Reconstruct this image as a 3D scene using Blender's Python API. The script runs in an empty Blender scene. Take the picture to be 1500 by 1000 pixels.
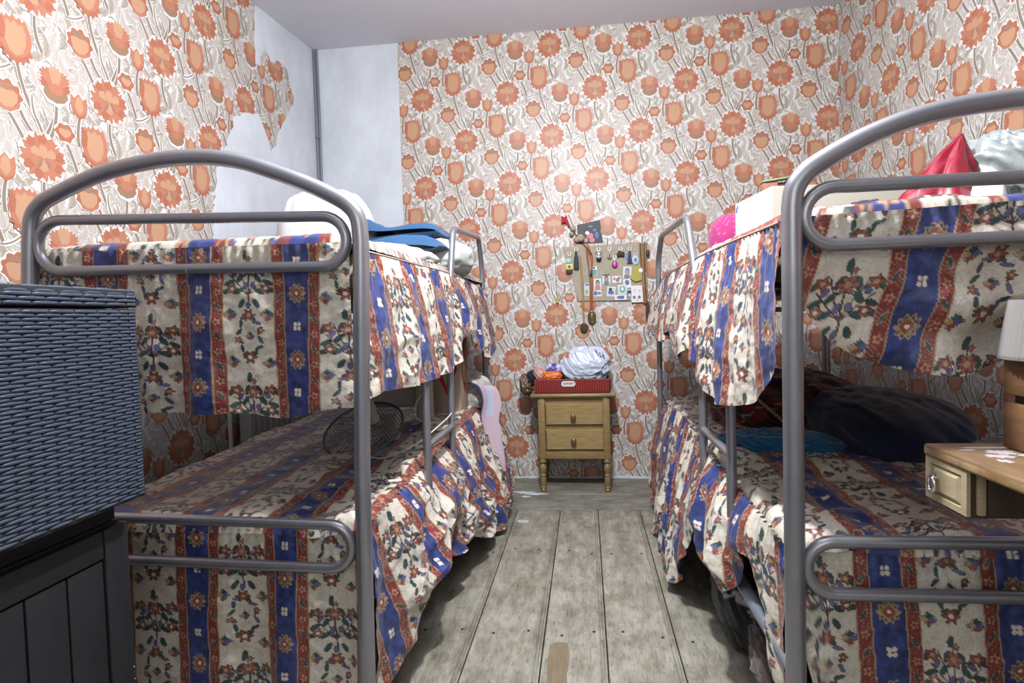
import bpy, bmesh, math, random
import numpy as np
from mathutils import Vector, Matrix

SC = bpy.context.scene
COL = SC.collection
PI = math.pi

def S(r, g, b):
    def f(c):
        c /= 255.0
        return c / 12.92 if c <= 0.04045 else ((c + 0.055) / 1.055) ** 2.4
    return (f(r), f(g), f(b))

# ------------------------------------------------------------------ camera
def make_camera():
    yaw, pitch, roll = 0.12265, 0.04067, -0.02879
    cy, sy, cp, sp = math.cos(yaw), math.sin(yaw), math.cos(pitch), math.sin(pitch)
    fwd = Vector((-sy * cp, cy * cp, -sp))
    right = Vector((cy, sy, 0))
    up = right.cross(fwd)
    r2 = right * math.cos(roll) + up * math.sin(roll)
    u2 = up * math.cos(roll) - right * math.sin(roll)
    cam = bpy.data.cameras.new('camera')
    cam.sensor_width = 36.0
    cam.lens = 36.0 * 880.0 / 1500.0
    cam.clip_start = 0.02
    o = bpy.data.objects.new('camera', cam)
    m = Matrix((r2, u2, -fwd)).transposed().to_4x4()
    m.translation = Vector((0, 0, 1.08))
    o.matrix_world = m
    COL.objects.link(o)
    SC.camera = o
make_camera()

# ------------------------------------------------------------------ light
SC.view_settings.view_transform = 'Standard'
SC.view_settings.look = 'None'
SC.view_settings.exposure = 0.0
SC.view_settings.gamma = 1.0
SC.view_settings.use_curve_mapping = False
SC.cycles.use_denoising = True
SC.cycles.max_bounces = 8
SC.cycles.diffuse_bounces = 1

def make_light():
    w = bpy.data.worlds.new('room_ambient')
    SC.world = w
    w.use_nodes = True
    bg = w.node_tree.nodes['Background']
    bg.inputs[0].default_value = (0.90, 0.94, 1.0, 1)
    bg.inputs[1].default_value = 0.05
    l = bpy.data.lights.new('ceiling_bulb', 'POINT')
    l.energy = 188
    l.color = (0.97, 0.985, 1.0)
    l.shadow_soft_size = 0.05
    o = bpy.data.objects.new('ceiling_bulb', l)
    o.location = (-0.06, 1.48, 2.44)
    COL.objects.link(o)
    # added fill light behind the viewer, placed at a made-up window
    a = bpy.data.lights.new('front_fill_light', 'AREA')
    a.shape = 'RECTANGLE'; a.size = 1.5; a.size_y = 1.1
    a.energy = 16.5
    a.color = (1.0, 0.965, 0.91)
    o = bpy.data.objects.new('front_fill_light', a)
    o.location = (0.05, -1.17, 1.95)
    o.rotation_euler = (PI / 2, 0, 0)
    COL.objects.link(o)
make_light()

# ------------------------------------------------------------------ materials
def mat(name, col, rough=0.5, metal=0.0, spec=0.5, noise=None, bump=None, sheen=0.0, coat=0.0):
    """noise = (second colour, scale, contrast 0..1, stretch xyz); bump = (scale, strength, distance)"""
    m = bpy.data.materials.new(name)
    m.use_nodes = True
    nt = m.node_tree
    b = nt.nodes['Principled BSDF']
    b.inputs['Base Color'].default_value = (*col, 1)
    b.inputs['Roughness'].default_value = rough
    b.inputs['Metallic'].default_value = metal
    b.inputs['Specular IOR Level'].default_value = spec
    b.inputs['Sheen Weight'].default_value = sheen
    b.inputs['Coat Weight'].default_value = coat
    tc = None
    def coords(stretch):
        nonlocal tc
        if tc is None:
            tc = nt.nodes.new('ShaderNodeTexCoord')
        mp = nt.nodes.new('ShaderNodeMapping')
        mp.inputs['Scale'].default_value = stretch
        nt.links.new(tc.outputs['Object'], mp.inputs['Vector'])
        return mp.outputs['Vector']
    if noise:
        c2, sc, con, st = noise
        n = nt.nodes.new('ShaderNodeTexNoise')
        n.inputs['Scale'].default_value = sc
        n.inputs['Detail'].default_value = 6
        n.inputs['Roughness'].default_value = 0.62
        nt.links.new(coords(st), n.inputs['Vector'])
        r = nt.nodes.new('ShaderNodeValToRGB')
        r.color_ramp.elements[0].position = 0.5 - 0.28 * (1.05 - con)
        r.color_ramp.elements[1].position = 0.5 + 0.28 * (1.05 - con)
        r.color_ramp.elements[0].color = (*c2, 1)
        r.color_ramp.elements[1].color = (*col, 1)
        nt.links.new(n.outputs['Fac'], r.inputs['Fac'])
        nt.links.new(r.outputs['Color'], b.inputs['Base Color'])
    if bump:
        sc, stg, dist = bump[:3]
        st = bump[3] if len(bump) > 3 else (1, 1, 1)
        n = nt.nodes.new('ShaderNodeTexNoise')
        n.inputs['Scale'].default_value = sc
        n.inputs['Detail'].default_value = 5
        nt.links.new(coords(st), n.inputs['Vector'])
        bp = nt.nodes.new('ShaderNodeBump')
        bp.inputs['Strength'].default_value = stg
        bp.inputs['Distance'].default_value = dist
        nt.links.new(n.outputs['Fac'], bp.inputs['Height'])
        nt.links.new(bp.outputs['Normal'], b.inputs['Normal'])
    return m

def cloth_mat(name, rough=0.42, crackle=0.0, bump=0.25, scale=60.0, spec=0.5, sheen=0.0):
    """woven cloth: printed colours come from the 'print' colour attribute, the fabric's own veining and crinkle from noise on its UVs"""
    m = bpy.data.materials.new(name)
    m.use_nodes = True
    nt = m.node_tree
    b = nt.nodes['Principled BSDF']
    b.inputs['Roughness'].default_value = rough
    b.inputs['Specular IOR Level'].default_value = spec
    b.inputs['Sheen Weight'].default_value = sheen
    at = nt.nodes.new('ShaderNodeVertexColor')
    at.layer_name = 'print'
    uv = nt.nodes.new('ShaderNodeUVMap')
    uv.uv_map = 'uv'
    n = nt.nodes.new('ShaderNodeTexNoise')
    n.inputs['Scale'].default_value = scale
    n.inputs['Detail'].default_value = 6
    n.inputs['Roughness'].default_value = 0.7
    nt.links.new(uv.outputs['UV'], n.inputs['Vector'])
    if crackle > 0:
        n2 = nt.nodes.new('ShaderNodeTexNoise')
        n2.inputs['Scale'].default_value = 42.0
        n2.inputs['Detail'].default_value = 3
        n2.inputs['Distortion'].default_value = 1.2
        nt.links.new(uv.outputs['UV'], n2.inputs['Vector'])
        s1 = nt.nodes.new('ShaderNodeMath'); s1.operation = 'SUBTRACT'; s1.inputs[1].default_value = 0.5
        s2 = nt.nodes.new('ShaderNodeMath'); s2.operation = 'ABSOLUTE'
        r = nt.nodes.new('ShaderNodeMapRange')
        r.inputs['From Min'].default_value = 0.0
        r.inputs['From Max'].default_value = 0.055
        r.inputs['To Min'].default_value = 1.0 - crackle
        r.inputs['To Max'].default_value = 1.0
        nt.links.new(n2.outputs['Fac'], s1.inputs[0])
        nt.links.new(s1.outputs[0], s2.inputs[0])
        nt.links.new(s2.outputs[0], r.inputs['Value'])
        mx = nt.nodes.new('ShaderNodeMix'); mx.data_type = 'RGBA'; mx.blend_type = 'MULTIPLY'
        mx.inputs[0].default_value = 1.0
        nt.links.new(at.outputs['Color'], mx.inputs[6])
        nt.links.new(r.outputs['Result'], mx.inputs[7])
        nt.links.new(mx.outputs[2], b.inputs['Base Color'])
    else:
        nt.links.new(at.outputs['Color'], b.inputs['Base Color'])
    bp = nt.nodes.new('ShaderNodeBump')
    bp.inputs['Strength'].default_value = bump
    bp.inputs['Distance'].default_value = 0.004
    nt.links.new(n.outputs['Fac'], bp.inputs['Height'])
    nt.links.new(bp.outputs['Normal'], b.inputs['Normal'])
    return m

M = {}
M['steel'] = mat('grey_enamelled_steel', (0.32, 0.325, 0.355), 0.28, 0.6, 0.5, noise=((0.27, 0.272, 0.295), 9.0, 0.2, (1, 1, 1)))
M['steel_dark'] = mat('blue_grey_steel', (0.25, 0.30, 0.36), 0.4, 0.4)
M['white'] = mat('white_plaster', S(226, 231, 240), 0.75, noise=(S(204, 209, 218), 5.0, 0.35, (1, 1, 0.6)), bump=(14, 0.25, 0.006))
M['ceiling'] = mat('ceiling_paint', S(243, 242, 252), 0.85, noise=(S(236, 235, 247), 2.0, 0.1, (1, 1, 1)), bump=(10, 0.1, 0.004))
M['paper'] = mat('wallpaper_ground', S(226, 225, 223), 0.42, spec=0.45)
M['p_dark'] = mat('print_dark_terracotta', S(177, 110, 86), 0.42, spec=0.45)
M['p_mid'] = mat('print_terracotta', S(187, 125, 101), 0.42, spec=0.45)
M['p_peach'] = mat('print_peach', S(197, 152, 121), 0.42, spec=0.45)
M['p_brown'] = mat('print_brown', S(158, 124, 100), 0.42, spec=0.45)
M['p_leaf'] = mat('print_pale_leaf', S(194, 184, 176), 0.42, spec=0.45)
M['p_leaf2'] = mat('print_taupe_leaf', S(173, 161, 149), 0.42, spec=0.45)
M['p_stem'] = mat('print_stem', S(143, 127, 111), 0.42, spec=0.45)
M['pine'] = mat('varnished_pine', S(154, 130, 84), 0.33, noise=(S(126, 100, 60), 5.0, 0.3, (3, 3, 14)), coat=0.3)
M['pine_front'] = mat('varnished_pine_front', S(170, 146, 98), 0.35, noise=(S(138, 112, 70), 7.0, 0.3, (2, 2, 11)), coat=0.3)
M['knob'] = mat('dark_wood_knob', S(104, 76, 42), 0.3, coat=0.4)
M['rattan'] = mat('slate_resin_wicker', S(66, 75, 92), 0.48, spec=0.4, noise=(S(54, 62, 77), 20.0, 0.1, (1, 1, 1)))
M['rattan_dark'] = mat('dark_gap', S(16, 18, 22), 0.8)
M['chest'] = mat('black_stained_wood', S(29, 31, 36), 0.55, noise=(S(20, 21, 25), 6.0, 0.2, (4, 4, 1)), bump=(40, 0.15, 0.003))
M['desk_top'] = mat('worn_wood_top', S(138, 110, 80), 0.5, noise=(S(104, 80, 56), 6.0, 0.35, (9, 1.5, 9)))
M['desk_edge'] = mat('worn_pale_edge', S(176, 152, 112), 0.6, noise=(S(140, 108, 70), 22.0, 0.5, (1, 1, 1)))
M['desk_pale'] = mat('pale_painted_wood', S(196, 184, 156), 0.55, noise=(S(176, 154, 112), 7.0, 0.3, (3, 3, 14)))
M['desk_dark'] = mat('dark_brown_wood', S(78, 58, 42), 0.55, noise=(S(58, 42, 30), 6.0, 0.3, (4, 4, 1)))
M['paint_spill'] = mat('dried_white_paint', S(188, 178, 180), 0.5)
M['chrome'] = mat('chrome', (0.7, 0.72, 0.76), 0.12, 1.0)
M['black'] = mat('black_plastic', S(24, 24, 28), 0.4)
M['wire_white'] = mat('white_cable', S(205, 200, 192), 0.5)
M['cable_grey'] = mat('grey_cable', S(120, 126, 138), 0.45)
# ------------------------------------------------------------------ mesh helpers
class MB:
    def __init__(self):
        self.v = []; self.f = []; self.m = []
    def add(self, vs, fs, mi=0):
        b = len(self.v)
        self.v += [tuple(p) for p in vs]
        self.f += [tuple(i + b for i in q) for q in fs]
        self.m += [mi] * len(fs)
        return self
    def box(self, lo, hi, mi=0, bev=0.0, rot=None, seg=2):
        lo = Vector(lo); hi = Vector(hi); c = (lo + hi) / 2; s = hi - lo
        bm = bmesh.new()
        bmesh.ops.create_cube(bm, size=1.0)
        for v in bm.verts:
            v.co = Vector((v.co.x * s.x, v.co.y * s.y, v.co.z * s.z))
        if bev > 0:
            bmesh.ops.bevel(bm, geom=list(bm.edges), offset=bev, segments=seg, profile=0.5, affect='EDGES')
        if rot is not None:
            bmesh.ops.transform(bm, matrix=rot.to_4x4(), verts=list(bm.verts))
        bm.verts.index_update()
        self.add([v.co + c for v in bm.verts], [[v.index for v in f.verts] for f in bm.faces], mi)
        bm.free()
        return self
    def tube(self, path, r, n=12, mi=0, closed=False, cap=True):
        P = [Vector(p) for p in path]
        k = len(P)
        T = []
        for i in range(k):
            a = P[(i - 1) % k] if (closed or i > 0) else P[i]
            b = P[(i + 1) % k] if (closed or i < k - 1) else P[i]
            T.append((b - a).normalized())
        ref = Vector((0, 0, 1)) if abs(T[0].z) < 0.9 else Vector((1, 0, 0))
        nrm = (ref - T[0] * ref.dot(T[0])).normalized()
        vs = []
        for i in range(k):
            if i:
                nrm = (nrm - T[i] * nrm.dot(T[i])).normalized()
            bn = T[i].cross(nrm)
            rr = r[i] if hasattr(r, '__len__') else r
            for j in range(n):
                a = 2 * PI * j / n
                vs.append(P[i] + nrm * math.cos(a) * rr + bn * math.sin(a) * rr)
        fs = []
        for i in range(k if closed else k - 1):
            i2 = (i + 1) % k
            for j in range(n):
                j2 = (j + 1) % n
                fs.append((i * n + j, i * n + j2, i2 * n + j2, i2 * n + j))
        if cap and not closed:
            fs.append(tuple(range(n - 1, -1, -1)))
            fs.append(tuple((k - 1) * n + j for j in range(n)))
        return self.add(vs, fs, mi)
    def lathe(self, prof, o=(0, 0, 0), n=20, mi=0, axis='z'):
        vs = []; fs = []
        for (r, h) in prof:
            for j in range(n):
                a = 2 * PI * j / n
                x, y = r * math.cos(a), r * math.sin(a)
                p = {'z': (x, y, h), 'y': (x, h, y), 'x': (h, x, y)}[axis]
                vs.append((p[0] + o[0], p[1] + o[1], p[2] + o[2]))
        k = len(prof)
        for i in range(k - 1):
            for j in range(n):
                j2 = (j + 1) % n
                fs.append((i * n + j, i * n + j2, (i + 1) * n + j2, (i + 1) * n + j))
        fs.append(tuple(range(n - 1, -1, -1)))
        fs.append(tuple((k - 1) * n + j for j in range(n)))
        return self.add(vs, fs, mi)
    def prism(self, poly, fn, d0, d1, mi=0):
        """poly of (a,b) -> fn(a,b,d) at depths d0, d1"""
        n = len(poly)
        vs = [fn(a, b, d0) for a, b in poly] + [fn(a, b, d1) for a, b in poly]
        fs = [tuple(range(n - 1, -1, -1)), tuple(range(n, 2 * n))]
        fs += [(i, (i + 1) % n, n + (i + 1) % n, n + i) for i in range(n)]
        return self.add(vs, fs, mi)
    def ell(self, c, r, mi=0, n=16, k=10, rot=None):
        vs = []; fs = []
        for i in range(k + 1):
            t = PI * i / k
            for j in range(n):
                a = 2 * PI * j / n
                p = Vector((r[0] * math.sin(t) * math.cos(a), r[1] * math.sin(t) * math.sin(a), r[2] * math.cos(t)))
                if rot is not None:
                    p = rot @ p
                vs.append((p.x + c[0], p.y + c[1], p.z + c[2]))
        for i in range(k):
            for j in range(n):
                j2 = (j + 1) % n
                fs.append((i * n + j, (i + 1) * n + j, (i + 1) * n + j2, i * n + j2))
        return self.add(vs, fs, mi)
    def build(self, name, mats, parent=None, smooth=True, base=None):
        me = bpy.data.meshes.new(name)
        if parent is not None:
            L = parent.matrix_world.translation if parent.parent is None else ROOTLOC(parent)
        else:
            L = Vector(base) if base is not None else base_of(self.v)
        me.from_pydata([(x - L[0], y - L[1], z - L[2]) for x, y, z in self.v], [], self.f)
        for m in (mats if isinstance(mats, (list, tuple)) else [mats]):
            me.materials.append(m)
        me.polygons.foreach_set('material_index', self.m)
        me.update()
        if smooth:
            me.polygons.foreach_set('use_smooth', [True] * len(me.polygons))
            try:
                me.set_sharp_from_angle(angle=math.radians(38))
            except Exception:
                pass
        o = bpy.data.objects.new(name, me)
        COL.objects.link(o)
        if parent is not None:
            o.parent = parent
        else:
            o.location = L
        return o

def base_of(vs):
    a = np.array(vs)
    lo, hi = a.min(0), a.max(0)
    return Vector(((lo[0] + hi[0]) / 2, (lo[1] + hi[1]) / 2, lo[2]))

LOC = {}
def ROOTLOC(o):
    # world location of an object whose ancestors are only translated
    L = Vector(o.location)
    while o.parent is not None:
        o = o.parent
        L = L + Vector(o.location)
    return L

def tag(o, label=None, cat=None, group=None, kind=None):
    if label: o['label'] = label
    if cat: o['category'] = cat
    if group: o['group'] = group
    if kind: o['kind'] = kind
    return o

def root(name, loc, label, cat, group=None):
    o = bpy.data.objects.new(name, None)
    o.empty_display_size = 0.05
    o.location = loc
    COL.objects.link(o)
    o.matrix_world = Matrix.Translation(loc)
    return tag(o, label, cat, group)

def grid_obj(name, P, m, parent=None, col=None, uv=None, base=None, wrap=False):
    """P (n,k,3) array of world points -> one smooth mesh with a 'print' colour attribute and a 'uv' map"""
    n, k, _ = P.shape
    V = P.reshape(-1, 3).astype(np.float64)
    if parent is not None:
        L = ROOTLOC(parent)
    else:
        L = Vector(base) if base is not None else base_of(V)
    V = V - np.array(L)
    idx = np.arange(n * k).reshape(n, k)
    if wrap:
        idx = np.concatenate([idx, idx[:, :1]], 1)
    q = np.stack([idx[:-1, :-1], idx[:-1, 1:], idx[1:, 1:], idx[1:, :-1]], -1).reshape(-1, 4)
    me = bpy.data.meshes.new(name)
    me.vertices.add(len(V))
    me.vertices.foreach_set('co', V.astype(np.float32).ravel())
    me.loops.add(q.size)
    me.loops.foreach_set('vertex_index', q.astype(np.int32).ravel())
    me.polygons.add(len(q))
    me.polygons.foreach_set('loop_start', np.arange(0, q.size, 4, dtype=np.int32))
    me.polygons.foreach_set('use_smooth', np.ones(len(q), dtype=bool))
    me.update(calc_edges=True)
    if col is not None:
        at = me.color_attributes.new('print', 'FLOAT_COLOR', 'POINT')
        c4 = np.ones((n * k, 4), np.float32)
        c4[:, :3] = np.asarray(col).reshape(-1, 3) if np.ndim(col) > 1 else np.array(col)
        at.data.foreach_set('color', c4.ravel())
    if uv is None:
        a, b = np.meshgrid(np.linspace(0, 1, n), np.linspace(0, 1, k), indexing='ij')
        uv = np.stack([a, b], -1)
    u = me.uv_layers.new(name='uv')
    u.data.foreach_set('uv', np.asarray(uv).reshape(-1, 2)[q.ravel()].astype(np.float32).ravel())
    me.materials.append(m)
    me.validate()
    o = bpy.data.objects.new(name, me)
    COL.objects.link(o)
    if parent is not None:
        o.parent = parent
    else:
        o.location = L
    return o

_tab = {}
def vnoise(x, y, seed=0):
    """smooth value noise in -1..1"""
    if seed not in _tab:
        _tab[seed] = np.random.RandomState(seed).uniform(-1, 1, (64, 64))
    t = _tab[seed]
    x = np.asarray(x, float); y = np.asarray(y, float)
    xi = np.floor(x).astype(int); yi = np.floor(y).astype(int)
    fx = x - xi; fy = y - yi
    fx = fx * fx * fx * (fx * (fx * 6 - 15) + 10); fy = fy * fy * fy * (fy * (fy * 6 - 15) + 10)
    a = t[xi % 64, yi % 64]; b = t[(xi + 1) % 64, yi % 64]
    c = t[xi % 64, (yi + 1) % 64]; d = t[(xi + 1) % 64, (yi + 1) % 64]
    return (a * (1 - fx) + b * fx) * (1 - fy) + (c * (1 - fx) + d * fx) * fy

def fbm(x, y, seed=0, o=3):
    s = 0; a = 1.0; n = 0
    for i in range(o):
        s = s + a * vnoise(x * 2 ** i, y * 2 ** i, seed + i); n += a; a *= 0.5
    return s / n

def rnoise(x, y, seed=0, o=3):
    """ridged noise: crease-like"""
    s = 0; a = 1.0; n = 0
    for i in range(o):
        s = s + a * (1 - 2 * np.abs(vnoise(x * 2 ** i, y * 2 ** i, seed + i))); n += a; a *= 0.5
    return s / n

def smooth_path(pts, step=8, closed=False):
    """Catmull-Rom through points"""
    P = [Vector(p) for p in pts]
    n = len(P); out = []
    for i in range(n if closed else n - 1):
        p0 = P[(i - 1) % n] if (closed or i > 0) else P[i] * 2 - P[i + 1]
        p1 = P[i]; p2 = P[(i + 1) % n]
        p3 = P[(i + 2) % n] if (closed or i < n - 2) else P[i + 1] * 2 - P[i]
        for j in range(step):
            t = j / step
            out.append(0.5 * ((2 * p1) + (p2 - p0) * t + (2 * p0 - 5 * p1 + 4 * p2 - p3) * t * t + (3 * p1 - p0 - 3 * p2 + p3) * t ** 3))
    if not closed:
        out.append(P[-1])
    return out

def fillet(pts, r, step=7, closed=False):
    """polyline with rounded corners"""
    P = [Vector(p) for p in pts]
    n = len(P); out = []
    for i in range(n):
        if not closed and i in (0, n - 1):
            out.append(P[i]); continue
        a = P[(i - 1) % n] - P[i]; b = P[(i + 1) % n] - P[i]
        d = min(r, a.length * 0.49, b.length * 0.49)
        A = P[i] + a.normalized() * d; B = P[i] + b.normalized() * d
        for j in range(step + 1):
            t = j / step
            out.append(A * (1 - t) ** 2 + P[i] * 2 * t * (1 - t) + B * t * t)
    return out

def interp(xs, pts):
    xs = np.asarray(xs, float)
    p = np.asarray(pts, float)
    return np.interp(xs, p[:, 0], p[:, 1])
# ------------------------------------------------------------------ wallpaper print
U = 0.568 / 420.0                      # one drawing unit of the paper in metres

def jag(n, r0, r1, teeth, seed, a0=0.0, a1=2 * PI, sx=1.0, sy=1.0):
    rnd = random.Random(seed)
    out = []
    for i in range(n + 1):
        t = i / n
        a = a0 + (a1 - a0) * t
        r = r0 + (r1 - r0) * (0.5 + 0.5 * math.cos(2 * PI * teeth * t)) + rnd.uniform(-0.04, 0.04) * r1
        out.append((r * math.cos(a) * sx, r * math.sin(a) * sy))
    return out

def petal(a, L, w, teeth=4, depth=0.12, r0=0.0):
    """fan petal pointing at angle a with a toothed outer edge"""
    ca, sa = math.cos(a), math.sin(a)
    pts = [(r0, -0.10 * w), (r0 + 0.35 * (L - r0), -0.36 * w)]
    k = teeth * 2
    for i in range(k + 1):
        t = i / k
        y = (t - 0.5) * w
        x = L * (1 - 0.16 * (2 * t - 1) ** 2) - (depth * L if i % 2 else 0)
        pts.append((x, y))
    pts += [(r0 + 0.35 * (L - r0), 0.36 * w), (r0, 0.10 * w)]
    return [(x * ca - y * sa, x * sa + y * ca) for x, y in pts]

def at(poly, x, y):
    return [(px + x, py + y) for px, py in poly]

# material slots on a wall: 0 ground, 1 dark, 2 mid, 3 peach, 4 brown, 5 leaf, 6 leaf2, 7 stem, 8 plaster
def motif_big(x, y):
    P = [(at(jag(72, 47, 60, 17, 1), x, y), 2, 2)]
    for i in range(9):
        a = 2 * PI * i / 9 + 0.2
        P.append((at(petal(a, 57, 27, 3, 0.10, 24), x, y), 1 if i % 3 != 1 else 2, 3))
    for i in range(3):
        a = 2 * PI * i / 3 + 0.75
        P.append((at([(p[0], p[1]) for p in petal(a, 62, 5, 1, 0.0, 42)], x, y), 0, 4))
    for i in range(6):
        a = 2 * PI * i / 6 + 0.5
        P.append((at(petal(a, 36, 24, 3, 0.10, 5), x, y), 3 if i % 2 == 0 else 2, 5))
    P.append((at(petal(PI / 2, 27, 22, 3, 0.12, -8), x, y + 4), 3, 6))
    P.append((at(petal(-PI / 2 - 0.5, 30, 10, 2, 0.1, 4), x, y), 4, 6))
    P.append((at(petal(-PI / 2 + 0.7, 28, 10, 2, 0.1, 4), x, y), 4, 6))
    return P

def motif_tulip(x, y, s=1.0, seed=0):
    o = [(-27, 45), (-22, 41), (-17, 50), (-10, 44), (-3, 54), (5, 45), (12, 52), (18, 43), (24, 49), (29, 42), (36, 22), (39, 0), (33, -22), (21, -38), (0, -50), (-21, -38), (-33, -22), (-39, 0), (-36, 22)]
    b = [(-17, 37), (-9, 31), (0, 41), (9, 32), (17, 37), (25, 16), (24, -8), (15, -30), (0, -39), (-15, -30), (-24, -8), (-27, 16)]
    base = [(-33, -18), (-38, -32), (-28, -34), (-29, -47), (-18, -44), (-13, -57), (-5, -50), (2, -60), (9, -50), (17, -55), (20, -43), (31, -45), (30, -33), (39, -30), (33, -18), (20, -34), (0, -44), (-20, -34)]
    sc = lambda p: [(a * s + x, c * s + y) for a, c in p]
    return [(sc(o), 2, 2), (sc(base), 1, 3), (sc(b), 3, 4),
            (sc([(-35, 42), (-27, 38), (-20, 20), (-24, -8), (-32, -10), (-36, 10)]), 1, 5)]

def motif_carn(x, y):
    P = []
    for i, (a, L) in enumerate([(2.75, 40), (0.4, 40), (2.2, 50), (0.95, 50), (1.57, 54)]):
        P.append((at(petal(a, L, 34, 4, 0.14, 2), x, y - 6), (1, 1, 2, 2, 3)[i], 2 + i))
    P.append((at([(-26, -4), (-30, -22), (-20, -34), (0, -40), (20, -34), (30, -22), (26, -4), (10, -12), (0, -8), (-10, -12)], x, y), 4, 7))
    P.append((at([(-20, -6), (-14, -18), (0, -22), (14, -18), (20, -6), (0, 6)], x, y), 2, 8))
    return P

def motif_rose(x, y):
    P = [(at(jag(40, 31, 38, 9, 5, sy=1.0), x, y), 1, 2)]
    P.append((at([(-26, 6), (-14, 14), (0, 10), (14, 15), (26, 6), (24, -12), (12, -26), (-4, -30), (-20, -20)], x, y), 3, 3))
    P.append((at([(-24, 16), (-10, 26), (8, 27), (22, 16), (12, 12), (-12, 12)], x, y), 4, 4))
    P.append((at([(-28, -18), (-14, -34), (6, -38), (26, -26), (30, -8), (20, -22), (2, -30), (-14, -26)], x, y), 2, 5))
    return P

def motif_bud(x, y, s=1.0):
    sc = lambda p: [(a * s + x, c * s + y) for a, c in p]
    return [(sc([(-22, 26), (-12, 18), (0, 32), (11, 18), (22, 27), (24, 0), (15, -22), (0, -30), (-15, -22), (-24, 0)]), 2, 2),
            (sc([(-8, 16), (0, 26), (9, 16), (12, -6), (0, -22), (-12, -6)]), 3, 3),
            (sc([(-24, -4), (-16, -24), (0, -34), (16, -24), (24, -4), (12, -20), (0, -25), (-12, -20)]), 1, 4)]

def motif_small(x, y):
    return [(at(jag(28, 20, 25, 6, 9, sx=1.1), x, y), 1, 2), (at(jag(16, 12, 14, 4, 3, sx=1.2), x, y + 2), 3, 3),
            (at([(-14, 12), (0, 20), (14, 12), (0, 8)], x, y), 4, 4)]

def strip(pts, w0, w1):
    P = [np.array(p, float) for p in pts]
    k = len(P)
    L = []; R = []
    for i in range(k):
        t = P[min(i + 1, k - 1)] - P[max(i - 1, 0)]
        t /= np.linalg.norm(t) + 1e-9
        n = np.array([-t[1], t[0]])
        w = (w0 + (w1 - w0) * i / (k - 1)) / 2
        L.append(tuple(P[i] + n * w)); R.append(tuple(P[i] - n * w))
    return L + R[::-1]

def bez(a, b, c, n=9):
    a, b, c = (np.array(p, float) for p in (a, b, c))
    return [tuple(a * (1 - t) ** 2 + b * 2 * t * (1 - t) + c * t * t) for t in np.linspace(0, 1, n)]

def inside(poly, X, Y):
    r = np.zeros(X.shape, bool)
    n = len(poly)
    for i in range(n):
        x0, y0 = poly[i]; x1, y1 = poly[(i + 1) % n]
        if y0 == y1: continue
        c = ((y0 > Y) != (y1 > Y)) & (X < (x1 - x0) * (Y - y0) / (y1 - y0) + x0)
        r ^= c
    return r

def leaf(x, y, a, L, W, bend, lobes):
    """curved, lobed acanthus blade"""
    n = lobes * 4
    ca, sa = math.cos(a), math.sin(a)
    left = []; right = []
    for i in range(n + 1):
        t = i / n
        cx = L * (t - 0.5); cyv = bend * L * (4 * t * (1 - t) - 0.5)
        w = W * math.sin(PI * min(1, t ** 0.75)) * (0.62 + 0.38 * (((t * lobes) % 1.0)))
        w = max(w, 0.4)
        left.append((cx - 0.25 * w, cyv + w)); right.append((cx - 0.1 * w, cyv - w * 0.75))
    poly = left + right[::-1]
    return [(px * ca - py * sa + x, px * sa + py * ca + y) for px, py in poly]

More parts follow.
